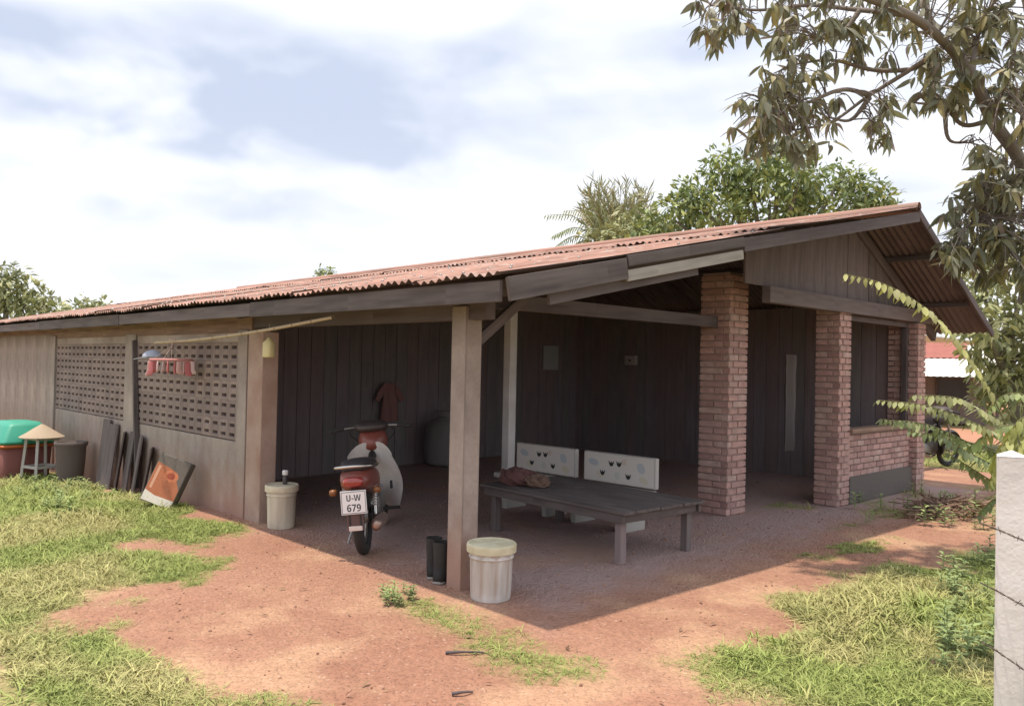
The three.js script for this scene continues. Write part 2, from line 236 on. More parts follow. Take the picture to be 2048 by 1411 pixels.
{ // timber
  const off = .07, slope = (xa, xb, z, w, h, m, name, dy = 0) => mesh(name, bar([xa, roofY(xa) - off - dy, z], [xb, roofY(xb) - off - dy, z], w, h), m, house);
  for (let z = GZ; z > EZ; z -= 3.02) { slope(3.3, RG[0] - .03, z, .06, .12, M.woodDark, 'rafter', .06); slope(RG[0] + .03, E2[0] - .15, z, .06, .12, M.woodDark, 'rafter', .06); }
  for (let x = 3.9; x < 11.9; x += 1.05) if (Math.abs(x - RG[0]) > .3) mesh('purlin', bar([x, roofY(x) - .046, RZ - .06], [x, roofY(x) - .046, EZ + .1], .05, .06), M.woodDark, house);
  // eaves board, in lengths, and gable boards
  const cuts = [RZ - .02, -6.6, -9.9, -13.3, -16.8, EZ];
  for (let k = 0; k < 5; k++) mesh('eaves_board', bx(.026, .125 - (k % 2) * .012, cuts[k] - cuts[k + 1] - .012, 3.185 + (k % 2) * .004, 1.925, (cuts[k] + cuts[k + 1]) / 2), k === 0 ? M.woodGrey : k % 2 ? M.gable : M.woodGrey, house);
  const gb = (xa, xb, z, h, m, dy = .1) => mesh('barge_board', bar([xa, roofY(xa) - dy, z], [xb, roofY(xb) - dy, z], .024, h), m, house);
  gb(3.2, 4.28, RZ + .015, .14, M.woodGrey); gb(4.29, 5.75, RZ + .012, .075, M.woodGrey, .05); gb(4.29, 5.75, RZ + .004, .075, M.woodPale, .15); gb(5.76, RG[0] + .02, RZ + .005, .11, M.woodDark, .075);
  gb(3.6, 5.2, RZ - .05, .09, M.woodDark, .2);
  gb(RG[0] + .02, E2[0] - .02, RZ + .005, .09, M.woodDark, .03);
  // wall plates and tie beams
  mesh('wall_plate', bx(.09, .15, 3.28, 3.57, 1.87, -5.6), M.woodDark, house);
  mesh('wall_plate', bx(.12, .2, 13, 3.57, 1.85, -13.75), M.woodBrown, house);
  mesh('tie_beam', bar([3.65, 1.95, -4.24], [7.37, 1.99, -4.68], .07, .11), M.woodDark, house);
  mesh('tie_beam', bx(4.3, .16, .09, 9.4, 2.24, GZ + .06), M.gable, house);
  mesh('knee_brace', bar([3.62, 1.62, -4.2], [4.2, 2.09, -4.14], .05, .07), M.woodDark, house);
  // gable boards above the beam
  const gw = part('gable_wall', house), r = rng(4);
  for (let k = 0; k < 8; k++) {
    const xa = 6.95 + k * .56, xb = xa + .55, y0 = 2.33, s = new THREE.Shape(), ya = roofY(xa) - .13, yb = roofY(xb) - .13;
    s.moveTo(xa, y0); s.lineTo(xb, y0); s.lineTo(xb, Math.max(y0 + .02, yb)); if (xa < RG[0] && xb > RG[0]) s.lineTo(RG[0], RG[1] - .13); s.lineTo(xa, Math.max(y0 + .02, ya)); s.closePath();
    const g = boxUV(new THREE.ExtrudeGeometry(s, { depth: .02, bevelEnabled: true, bevelSize: .002, bevelThickness: .002, bevelSegments: 1 }), 'y', k); g.translate(0, 0, GZ - .02 + (r() - .5) * .012);
    mesh('gable_board', g, k < 5 ? M.gable : M.woodGrey, gw);
  }
}
// posts
{
  const p = mesh('concrete_post', wallUV(bx(.15, 1.98, .15, 3.575, .9, -4.2, .012)), M.wall, house); p.rotation.z = 0;
  mesh('concrete_post', bx(.115, 2.45, .115, 6.62, 1.2, -6.98, .01), M.white, house);
  mesh('corner_post', wallUV(bx(.15, 2, .20, 3.568, .78, -7.40, .008)), M.wall, house);
}
// bricks
const brickGeos = [0, 1, 2].map((k) => { const g = bx(.165, .058, .08, 0, 0, 0, .005); const p = g.attributes.position; for (let i = 0; i < p.count; i++) p.setXYZ(i, p.getX(i) + (hash(Math.round(p.getX(i) * 99), Math.round(p.getY(i) * 999), k) - .5) * .004, p.getY(i), p.getZ(i)); return g; });
function pillar(x, z, w, h, faces, name = 'brick_pillar') {                // x, z the corner nearest the yard
  const g = part(name, house), r = rng(Math.round(x * 100)), c = .069, b = .03;
  mesh('mortar_core', bx(w - 2 * b + .022, h, w - 2 * b + .022, x + w / 2, h / 2, z - w / 2, 0), M.mortar, g);
  for (let k = 0; k * c < h - .03; k++) {
    const y = k * c + .035;
    // long-side face (towards -x) and gable face (towards +z), each of two bricks, the bond alternating
    const place = (px, pz, len, turn) => { const m = mesh('brick', brickGeos[Math.floor(r() * 3)], brickMats[Math.floor(r() ** 1.3 * 6)], g); m.position.set(px + (r() - .5) * .004, y + (r() - .5) * .003, pz + (r() - .5) * .004); m.rotation.y = turn + (r() - .5) * .02; m.rotation.z = (r() - .5) * .02; m.scale.set((len - r() * .008) / .165, .93 + r() * .1, 1); };
    const odd = k % 2, h2 = w / 2;
    if (odd) { place(x + h2 / 2 + .001, z - .04, h2 - .012, 0); place(x + h2 * 1.5, z - .04, h2 - .012, 0); place(x + .04, z - .08 - (w - .08) / 2, w - .09, Math.PI / 2); }
    else { place(x + .04, z - h2 / 2, h2 - .012, Math.PI / 2); place(x + .04, z - h2 * 1.5, h2 - .012, Math.PI / 2); place(x + .08 + (w - .08) / 2, z - .04, w - .09, 0); }
  }
  return g;
}
pillar(7.36, -4.5, .36, 2.5); pillar(8.86, -4.03, .29, 2.2);
function brickwork(x0, x1, y0, y1, z, seed) {                              // a run of thin brick faces, joined
  const r = rng(seed), out = [[], [], [], [], [], []];
  for (let k = 0; y0 + k * .069 < y1 - .03; k++) for (let x = x0 - (k % 2) * .09; x < x1 - .02; x += .18) { const a = Math.max(x, x0), b = Math.min(x + .17, x1); if (b - a > .03) out[Math.floor(r() ** 1.3 * 6)].push(bx(b - a, .058, .09, (a + b) / 2, y0 + k * .069 + .035, z + (r() - .5) * .006, .004)); }
  return out;
}
{
  const low = part('brick_wall', house), zz = GZ + .0;
  mesh('mortar', bx(1.84, .8, .1, 10.06, .4, zz - .03, 0), M.mortar, low);
  const b = brickwork(9.14, 10.96, .3, .8, zz, 5); b.forEach((l, k) => l.length && tag(mesh('bricks', l, brickMats[k], low), null, null, null, 'stuff'));
  mesh('plinth', bx(1.82, .31, .16, 10.05, .155, zz + .0, .01), std({ color: lin(.13, .115, .105), bumpMap: bumpGrit, bumpScale: .006, roughness: .97 }), low);
  const jamb = part('brick_pillar', house);
  mesh('mortar', bx(.22, 2.15, .3, 11.09, 1.07, zz - .03, 0), M.mortar, jamb);
  brickwork(10.96, 11.22, 0, 2.15, zz + .09, 6).forEach((l, k) => l.length && tag(mesh('bricks', l, brickMats[k], jamb), null, null, null, 'stuff'));
  brickwork(-.22, .12, 0, 2.15, 0, 7).forEach((l, k) => { if (!l.length) return; const g = merge(l); g.rotateY(Math.PI / 2).translate(11.0, 0, zz - .12); tag(mesh('bricks', g, brickMats[k], jamb), null, null, null, 'stuff'); });
  const wf = part('window', house);
  for (const x of [9.18, 10.93]) mesh('window_frame', bx(.06, 1.34, .07, x, 1.48, zz - .02), M.woodDark, wf);
  mesh('window_frame', bx(1.68, .06, .07, 10.055, 2.12, zz - .02), M.woodDark, wf); mesh('window_sill', bx(1.8, .05, .16, 10.05, .83, zz + .02), M.woodBrown, wf);
}
{ // front wall with ventilation blocks
  const wall = part('front_wall', house), zA = -7.02, zEnd = EZ + .3;
  mesh('corner_pier', bx(.16, 1.98, .3, WX + .08, .77, -7.14, .01), std({ map: tex(256, (u, v) => { const s = fbm(u * 6, v * 6, 152, 5, 6); return lerp3([.28, .16, .12], [.44, .33, .28], clamp(s * 1.4 - .2)); }, true, .7), bumpMap: bumpGrit, bumpScale: .004 }), wall);
  mesh('lower_wall', wallUV(bx(.1, 1.1, 6.4, WX + .062, .155, -10.49, .01)), M.wall, wall);
  mesh('pilaster', wallUV(bx(.14, 2, .36, WX + .066, .78, -10.46, .008)), M.wall, wall);
  mesh('plain_wall', wallUV(bx(.13, 2.2, 5.9, WX + .069, .72, -16.9, .01)), M.wall, wall);
  mesh('pilaster', wallUV(bx(.16, 2.1, .28, WX + .06, .74, -13.8, .008)), M.wall, wall);
  // one block: frame with two long slots, depth .09
  const s = new THREE.Shape(); s.moveTo(-.094, -.092); s.lineTo(.094, -.092); s.lineTo(.094, .092); s.lineTo(-.094, .092); s.closePath();
  for (const y of [-.046, .046]) { const x = 0, h = new THREE.Path(); h.moveTo(x - .058, y - .019); h.lineTo(x + .058, y - .019); h.lineTo(x + .058, y + .019); h.lineTo(x - .058, y + .019); h.closePath(); s.holes.push(h); }
  const bg = boxUV(new THREE.ExtrudeGeometry(s, { depth: .085, bevelEnabled: true, bevelSize: .003, bevelThickness: .003, bevelSegments: 1 }), 'y'); bg.rotateY(-Math.PI / 2);
  const r = rng(77), mats = [M.block, std({ map: M.block.map, color: lin(.86, .84, .84), bumpMap: bumpGrit, bumpScale: .003 }), std({ map: M.block.map, color: lin(1.08, 1.05, 1.02), bumpMap: bumpGrit, bumpScale: .003 })];
  for (const [za, zb, name] of [[-7.52, -10.26, 0], [-10.66, -13.66, 1]]) {
    const panel = part('vent_block_panel', house), nc = Math.round((za - zb) / .192), w = (za - zb) / nc;
    for (let i = 0; i < nc; i++) for (let j = 0; j < 5; j++) { const m = mesh('vent_block', bg, mats[Math.floor(r() * 3)], panel); m.position.set(WX + .1 + (r() - .5) * .006, .715 + .094 + j * .19, za - (i + .5) * w); m.scale.set(1, 1, w / .192); m.rotation.x = (r() - .5) * .015; }
    mesh('lintel', bx(.11, .1, za - zb, WX + .066, 1.715, (za + zb) / 2, .006), M.plaster, panel);
  }
  mesh('wooden_prop', bar([WX - .03, -.05, -10.02], [WX - .01, 1.7, -10.3], .05, .05), M.woodDark, house);
}
{ // inner walls
  const pw = part('plank_partition', house), r = rng(31);
  for (let z = -4.32; z > -9.8; z -= .2) mesh('plank', bx(.022, 2.5, .194, 11.03 + (r() - .5) * .01, 1.15, z - .1, .003), [M.woodDim, M.plankA, M.plankB][Math.floor(r() * 3)], pw);
  const cw = part('cross_wall', house);
  for (let x = 3.64; x < 10.9; x += .2) mesh('plank', bx(.194, roofY(x) - .01, .022, x + .1, (roofY(x) - .21) / 2, -9.87 + (r() - .5) * .01, .003), [M.woodDim, M.plankA, M.plankB][Math.floor(r() * 3)], cw);
  mesh('back_wall', bx(.12, 2.5, 16, 11.16, 1.05, -12.3, .01), M.plaster, house);
  mesh('end_wall', bx(7.7, 1.95, .12, 7.45, .975, EZ + .4, .01), M.plaster, house);
}

// ------------------------------------------------------------------ porch furniture
{ // low platform table
  const t = thing('platform_table', 'low wooden platform table with worn top on the open porch', 'table', [5.36, 0, -4.65], -.06);
  const W = 1.0, L = 1.75, h = .42, r = rng(8);
  for (let k = 0; k < 7; k++) mesh('top_board', bx(W / 7 - .006, .024, L, -W / 2 + (k + .5) * W / 7, h - .012 + (r() - .5) * .004, (r() - .5) * .02, .003), r() < .6 ? M.woodGrey : M.woodBrown, t);
  for (const s of [-1, 1]) { mesh('side_rail', bx(.03, .07, L - .06, s * (W / 2 - .04), h - .06, 0), M.woodGrey, t); mesh('end_rail', bx(W - .14, .07, .03, 0, h - .06, s * (L / 2 - .06)), M.woodGrey, t); for (const q of [-1, 1]) mesh('leg', bx(.065, h - .03, .065, s * (W / 2 - .1), (h - .03) / 2, q * (L / 2 - .12), .006), q > 0 && s < 0 ? M.plankB : M.gable, t); }
}
function printedPanel(seed) {
  const c = document.createElement('canvas'); c.width = 512; c.height = 180; const g = c.getContext('2d'), r = rng(seed);
  g.fillStyle = '#d2ccc6'; g.fillRect(0, 0, 512, 180);
  for (const [x, y, w, col] of [[70, 60, 40, '#b2b7bd'], [420, 66, 42, '#b5b9bc'], [300, 40, 26, '#cbbcb0'], [120, 135, 34, '#cec4b4'], [250, 130, 30, '#c2c4bc'], [440, 140, 36, '#cbc4b0']]) { g.fillStyle = col; g.beginPath(); for (let k = 0; k < 14; k++) { const a = k / 14 * 6.283, q = w * (.82 + .18 * Math.sin(a * 2 + x)); g.lineTo(x + Math.cos(a) * q, y + Math.sin(a) * q * .8); } g.fill(); }
  g.fillStyle = '#2c2a2c'; for (const [x, y] of [[205, 58], [262, 56], [140, 122], [330, 128]]) { g.beginPath(); g.moveTo(x - 20, y - 20); g.quadraticCurveTo(x - 18, y + 16, x, y + 18); g.quadraticCurveTo(x + 18, y + 16, x + 20, y - 20); g.lineTo(x + 6, y - 4); g.lineTo(x, y - 18); g.lineTo(x - 6, y - 4); g.closePath(); g.fill(); }
  const t = new THREE.CanvasTexture(c); t.colorSpace = THREE.SRGBColorSpace; return t;
}
{
  const print = std({ map: printedPanel(3), roughness: .7 }), stone = std({ color: lin(.44, .42, .40), bumpMap: bumpGrit, bumpScale: .001, roughness: .7 });
  const bench = (z, label, L) => {
    const t = thing('printed_bench', label, 'bench', [6.12, 0, z], 0, 'benches behind the platform table');
    mesh('seat', bx(.36, .05, L, -.12, .34, 0, .012), stone, t);
    for (const s of [-1, 1]) mesh('leg', bx(.3, .32, .07, -.12, .158, s * L * .34, .012), stone, t);
    const back = mesh('backrest', bx(.055, .29, L, .06, .52, 0, .012), stone, t); back.rotation.z = 0;
    const p = new THREE.PlaneGeometry(L - .03, .27); p.rotateY(-Math.PI / 2).translate(.03, .52, 0); mesh('printed_face', p, print, back);
    return t;
  };
  bench(-4.95, 'white bench back with four dark motifs, nearer the brick pillar', .88);
  bench(-5.93, 'white bench back partly hidden by reddish bundle and inner post', .86);
}
{ // things on the table
  const t = thing('cloth_bundle', 'crumpled dark red cloth bundle on left end of platform table', 'bundle', [5.14, .42, -5.28]);
  const blob = (sx, sy, sz, seed) => { const g = new THREE.IcosahedronGeometry(1, 4), p = g.attributes.position; for (let i = 0; i < p.count; i++) { const x = p.getX(i), y = p.getY(i), z = p.getZ(i), n = 1 + (fbm(x * 2.2 + 5, y * 2.2 + z * 3, seed, 3) - .5) * .7 + Math.abs(fbm(x * 5 + z, y * 5, seed + 3, 2) - .5) * .35; p.setXYZ(i, x * sx * n, Math.max(-.001, (y + .75) * sy * n), z * sz * n); } g.computeVertexNormals(); return g; };
  const red = std({ color: lin(.12, .055, .052), roughness: .95 }), brown = std({ color: lin(.16, .10, .075), roughness: .95 });
  mesh('cloth', blob(.14, .085, .17, 5), red, t); mesh('cloth_fold', blob(.1, .06, .12, 9).translate(.04, 0, .2), brown, t);
}
{ // two boots by the post
  const r = (x, z, a, label) => { const t = thing('rubber_boot', label, 'boot', [x, .0, z], a, 'dark rubber boots beside the front post');
    const leg = new THREE.LatheGeometry([[.001, .0], [.045, .0], [.05, .06], [.05, .14], [.058, .27], [.054, .272], [.045, .14], [.02, .1]].map((p) => new THREE.Vector2(...p)), 18);
    mesh('shaft', leg.translate(0, .012, 0), M.rubber, t); mesh('foot', loft([[-.055, .05, 0, .045, .035], [0, .052, 0, .05, .046], [.09, .045, 0, .04, .046], [.16, .035, 0, .03, .042], [.19, .03, 0, .015, .025]]), M.rubber, t); mesh('sole', loft([[-.06, .01, 0, .011, .034], [0, .01, 0, .011, .046], [.09, .01, 0, .011, .05], [.165, .01, 0, .011, .044], [.195, .01, 0, .008, .025]]), std({ color: lin(.34, .31, .28) }), t); };
  r(3.53, -4.37, .5, 'dark rubber boot touching the front concrete post'); r(3.57, -4.50, .7, 'dark rubber boot farther left from the front concrete post');
}
// buckets
function bucket(pos, turn, sc, label, body, lidm) {
  const t = thing('lidded_bucket', label, 'bucket', pos, turn, 'lidded plastic buckets along the porch edge'); t.scale.set(...sc);
  const L = (pts) => new THREE.LatheGeometry(pts.map((p) => new THREE.Vector2(...p)), 40);
  mesh('body', L([[.001, .004], [.122, .004], [.126, .0], [.13, .006], [.134, .06], [.141, .25], [.1425, .262], [.149, .264], [.149, .272], [.143, .275], [.144, .296], [.1505, .299], [.15, .31], [.144, .312], [.145, .33], [.138, .33], [.125, .02], [.001, .015]]), body, t);
  mesh('lid', L([[.161, .298], [.1635, .3], [.1645, .338], [.162, .348], [.155, .352], [.147, .35], [.142, .343], [.06, .345], [.001, .346], [.001, .34], [.15, .338], [.158, .33], [.159, .3]]), lidm, t);
  mesh('handle', tube([[-.15, .27, 0], [-.155, .2, .06], [-.1, .13, .12], [0, .105, .151], [.1, .13, .12], [.155, .2, .06], [.15, .27, 0]], .0022, 40, 6), M.steel, t);
  return t;
}
const pail = (a, b, s) => std({ map: tex(256, (u, v) => { const n = fbm(u * 6, v * 6, s, 5, 6), st = vnoise(u * 30, v * 3, s + 4, 3); let c = lerp3(a, b, clamp(n * 1.7 - .35 + (st - .5) * .4)); return lerp3(c, [.30, .19, .13], sstep(.56, .8, fbm(u * 9, v * 4, s + 9, 4, 1)) * .55); }, true, 1), roughness: .7 });
bucket([3.55, .0, -3.88], 2.6, [.98, 1.02, .98], 'off-white lidded bucket beside the front concrete post', pail([.42, .38, .35], [.70, .68, .67], 201), pail([.5, .45, .30], [.72, .67, .50], 205));
bucket([3.58, .0, -6.72], 2.2, [.9, 1.1, .9], 'cream lidded bucket beside the corner of the vent-block wall', pail([.44, .39, .30], [.66, .61, .50], 209), pail([.48, .42, .31], [.68, .62, .48], 212));
{
  const t = thing('small_bottle', 'small dark bottle with white cap standing on cream bucket lid', 'bottle', [3.62, .383, -6.74]); const L = (pts) => new THREE.LatheGeometry(pts.map((p) => new THREE.Vector2(...p)), 20);
  mesh('body', L([[.001, 0], [.02, 0], [.022, .006], [.022, .06], [.012, .075], [.011, .085], [.001, .085]]), std({ color: lin(.06, .05, .05), roughness: .3 }), t); mesh('cap', L([[.001, .08], [.024, .08], [.026, .09], [.026, .115], [.022, .124], [.001, .126]]), std({ color: lin(.72, .7, .69), roughness: .5 }), t);
}
// ------------------------------------------------------------------ motorcycle
function motorcycle(label, pos, turn, lean, red, shield, group) {
  const T = thing('motorcycle', label, 'motorcycle', pos, turn, group); T.rotation.order = 'YXZ'; T.rotation.x = lean;
  const redM = new THREE.MeshPhysicalMaterial({ map: tex(256, (u, v) => { const n = fbm(u * 7, v * 5, 231, 5, 1), q = vnoise(u * 90, v * 40, 5, 10); return lerp3([red.r, red.g, red.b].map((c) => c * (.75 + .5 * q)), [.27, .165, .125], sstep(.42, .8, n) * .65); }), roughness: .5, clearcoat: .5, clearcoatRoughness: .3, side: THREE.DoubleSide }), whiteM = std({ map: tex(128, (u, v) => { const n = fbm(u * 5, v * 5, 221, 4, 5); return lerp3(shield.map((c) => c * .75), shield, clamp(n * 1.6 - .2)); }), roughness: .5 });
  const wheel = (x, w) => { const g = part('wheel', T); g.position.set(x, .29, 0);
    mesh('tyre', new THREE.TorusGeometry(.25, .042, 10, 44).scale(1, 1, w), M.rubber, g); mesh('rim', [new THREE.TorusGeometry(.205, .012, 6, 40), new THREE.CylinderGeometry(.05, .05, .1, 18).rotateX(Math.PI / 2), ...Array.from({ length: 24 }, (_, k) => { const a = k / 24 * 6.283; return rod([Math.cos(a) * .04, Math.sin(a) * .04, (k % 2 - .5) * .08], [Math.cos(a + .35) * .205, Math.sin(a + .35) * .205, 0], .0018, 5); })], M.steel, g); };
  wheel(0, 1); wheel(1.22, .9);
  mesh('tail_cowl', loft([[-.30, .60, 0, .03, .07], [-.27, .605, 0, .07, .1], [-.16, .61, 0, .085, .122], [.05, .59, 0, .1, .135], [.25, .55, 0, .12, .13], [.45, .50, 0, .09, .1], [.58, .45, 0, .05, .06]]), redM, T);
  mesh('tail_lamp', loft([[-.335, .605, 0, .028, .06], [-.32, .605, 0, .038, .075], [-.28, .605, 0, .04, .08]]), new THREE.MeshPhysicalMaterial({ color: lin(.3, .025, .02), roughness: .2, clearcoat: 1 }), T);
  mesh('seat', loft([[-.24, .70, 0, .025, .08], [-.2, .705, 0, .04, .105], [-.05, .71, 0, .045, .125], [.15, .695, 0, .045, .125], [.3, .675, 0, .042, .11], [.5, .665, 0, .035, .08], [.56, .655, 0, .02, .05]]), std({ color: lin(.05, .042, .045), roughness: .5 }), T);
  mesh('grab_rail', tube([[.06, .69, -.145], [-.14, .70, -.15], [-.27, .715, -.12], [-.31, .722, 0], [-.27, .715, .12], [-.14, .70, .15], [.06, .69, .145]], .0115, 40, 8), M.chrome, T);
  // rear mudguard and flap
  const ring = (x, r, a0, a1, w, n = 24) => { const pos = [], idx = [], uv = []; for (let i = 0; i <= n; i++) { const a = mix(a0, a1, i / n); for (let j = 0; j <= 6; j++) { const t = j / 6 * 2 - 1, rr = r - .03 * t * t; pos.push(x + Math.cos(a) * rr, .29 + Math.sin(a) * rr, t * w); uv.push(i / n, j / 6); } } for (let i = 0; i < n; i++) for (let j = 0; j < 6; j++) { const a = i * 7 + j, b = a + 7; idx.push(a, b, a + 1, b, b + 1, a + 1); } const g = new THREE.BufferGeometry(); g.setAttribute('position', new THREE.Float32BufferAttribute(pos, 3)); g.setAttribute('uv', new THREE.Float32BufferAttribute(uv, 2)); g.setIndex(idx); g.computeVertexNormals(); return g; };
  mesh('mudguard', ring(0, .335, 1.2, 3.05, .065), M.black, T); mesh('mudguard', ring(1.22, .32, .5, 2.6, .055), redM, T);
  mesh('mudflap', bx(.012, .13, .125, -.335, .315, 0, .004), std({ color: lin(.12, .07, .065) }), T); mesh('reflector', bx(.014, .035, .1, -.345, .268, 0, .004), std({ color: lin(.7, .6, .56), roughness: .3 }), T);
  const cv = document.createElement('canvas'); cv.width = 256; cv.height = 208; const q = cv.getContext('2d'); q.fillStyle = '#e9e6e8'; q.fillRect(0, 0, 256, 208); q.fillStyle = '#34343c'; q.textAlign = 'center'; q.font = 'bold 80px sans-serif'; q.fillText('U-W', 128, 90); q.font = 'bold 92px sans-serif'; q.fillText('679', 128, 186); q.lineWidth = 6; q.strokeStyle = '#55545c'; q.strokeRect(6, 6, 244, 196);
  const pt = new THREE.CanvasTexture(cv); pt.colorSpace = THREE.SRGBColorSpace;
  const pl = mesh('number_plate', bx(.006, .175, .19, -.352, .462, 0, .002), std({ color: lin(.8, .79, .8), roughness: .4 }), T); const pg = new THREE.PlaneGeometry(.182, .167); pg.rotateY(-Math.PI / 2).translate(-.3565, .462, 0); mesh('plate_print', pg, std({ map: pt, roughness: .4 }), pl);
  mesh('plate_bracket', [bar([-.34, .46, 0], [-.24, .6, 0], .05, .012), bar([-.342, .54, .04], [-.342, .28, .04], .012, .012), bar([-.342, .54, -.04], [-.342, .28, -.04], .012, .012)], M.black, T);
  for (const s of [-1, 1]) {
    mesh('shock_absorber', [rod([.02, .3, s * .105], [.14, .58, s * .105], .012), ...Array.from({ length: 9 }, (_, k) => new THREE.TorusGeometry(.021, .0045, 5, 14).rotateX(Math.PI / 2).rotateZ(-.4).translate(mix(.05, .12, k / 8), mix(.37, .53, k / 8), s * .105))], M.chrome, T);
    mesh('swingarm', bar([0, .29, s * .075], [.45, .33, s * .07], .025, .045), M.black, T);
    mesh('turn_signal', loft([[-.27, .53, s * .165, .02, .02], [-.25, .53, s * .165, .026, .03], [-.22, .53, s * .165, .015, .015]]), std({ color: lin(.22, .085, .03), roughness: .3 }), T);
    mesh('front_fork', rod([1.22, .29, s * .075], [1.03, .74, s * .075], .02), M.steel, T);
    mesh('foot_peg', rod([.5, .26, s * .08], [.5, .26, s * .25], .014), M.rubber, T);
    mesh('cable', tube([[.93, .91, s * .18], [1.0, .86, s * .2], [1.06, .74, s * .1], [1.1, .5, s * .08]], .004, 24, 6), M.black, T);
    mesh('grip', rod([.91, .925, s * .24], [.87, .91, s * .36], .017, 12), M.rubber, T);
  }
  // leg shield: two curved wings joined at the steering column
  { const pos = [], idx = [], uv = [], nu = 24, nv = 20;
    for (let i = 0; i <= nu; i++) for (let j = 0; j <= nv; j++) { const t = i / nu * 2 - 1, v = j / nv, a = Math.abs(t); const w = (.19 + .06 * Math.sin(Math.PI * clamp(v * 1.05)) + .025 * (1 - v)), top = .80 - .10 * a ** 3 - (1 - sstep(0, .35, a)) * .03, y = mix(.2, top, v) + (1 - v) * .02 * a; pos.push(.86 + .09 * (1 - a) ** 1.5 * (1 - .3 * v) - .12 * a * a - .06 * v + .16 * (1 - v) ** 3 * (1 - a), y, t * w); uv.push(i / nu, v); }
    for (let i = 0; i < nu; i++) for (let j = 0; j < nv; j++) { const a = i * (nv + 1) + j, b = a + nv + 1; idx.push(a, a + 1, b, b, a + 1, b + 1); }
    const g = new THREE.BufferGeometry(); g.setAttribute('position', new THREE.Float32BufferAttribute(pos, 3)); g.setAttribute('uv', new THREE.Float32BufferAttribute(uv, 2)); g.setIndex(idx); g.computeVertexNormals(); const s = mesh('leg_shield', g, whiteM, T);
    mesh('slot', bx(.02, .07, .022, .755, .42, .16, .004), M.black, s); }
  mesh('front_cowl', loft([[.84, .78, 0, .05, .06], [.92, .80, 0, .11, .12], [1.02, .80, 0, .11, .13], [1.12, .78, 0, .07, .09], [1.17, .76, 0, .03, .04]]), redM, T);
  mesh('headlamp', loft([[1.05, .9, 0, .05, .09], [1.1, .9, 0, .052, .085], [1.13, .9, 0, .035, .06]]), std({ color: lin(.5, .5, .5), roughness: .1 }), T);
  mesh('handlebar_cover', loft([[.86, .92, 0, .03, .1], [.93, .93, 0, .055, .15], [1.02, .92, 0, .06, .14], [1.09, .9, 0, .04, .09]]), std({ color: lin(.06, .045, .045), roughness: .5 }), T);
  mesh('handlebar', tube([[.87, .91, -.36], [.92, .925, -.22], [.97, .93, 0], [.92, .925, .22], [.87, .91, .36]], .011, 30, 8), M.steel, T);
  mesh('engine', [loft([[.32, .3, 0, .08, .08, 4], [.4, .31, 0, .12, .11, 4], [.6, .3, 0, .12, .11, 4], [.68, .29, 0, .07, .07, 4]]), loft([[.64, .31, 0, .06, .06, 5], [.84, .35, 0, .065, .065, 5], [.86, .35, 0, .05, .05, 5]]), ...Array.from({ length: 6 }, (_, k) => loft([[.68 + k * .025, .325 + k * .005, 0, .082, .082, 5], [.686 + k * .025, .325 + k * .005, 0, .082, .082, 5]]))], M.steel, T);
  mesh('frame_spine', [rod([.35, .45, 0], [.95, .72, 0], .035, 10), rod([.95, .72, 0], [.99, .9, 0], .028, 10), rod([.3, .3, 0], [.3, .52, 0], .03, 10)], M.black, T);
  mesh('muffler', [loft([[-.26, .265, .14, .02, .02, 2], [-.25, .265, .14, .045, .042, 2], [.1, .245, .14, .05, .045, 2], [.3, .23, .13, .035, .035, 2], [.4, .22, .11, .02, .02, 2]]), tube([[.4, .22, .11], [.6, .19, .09], [.8, .22, .05], [.86, .3, .02]], .016, 20, 8)], std({ color: lin(.42, .30, .26), metalness: .7, roughness: .45 }), T);
  mesh('chain_cover', bx(.46, .07, .02, .2, .31, -.085, .01), M.black, T);
  mesh('side_stand', rod([.42, .24, -.1], [.37, -.01, -.2], .01), M.steel, T);
  return T;
}
motorcycle('red-brown motorcycle with white leg shield parked on the shaded porch', [3.6, .0, -5.4], .854, -.1, lin(.22, .06, .045), [.66, .63, .61]);
motorcycle('dark motorcycle parked far behind the right corner of the house', [13.1, .0, -5.0], -.25, .06, lin(.03, .03, .033), [.1, .1, .1]);

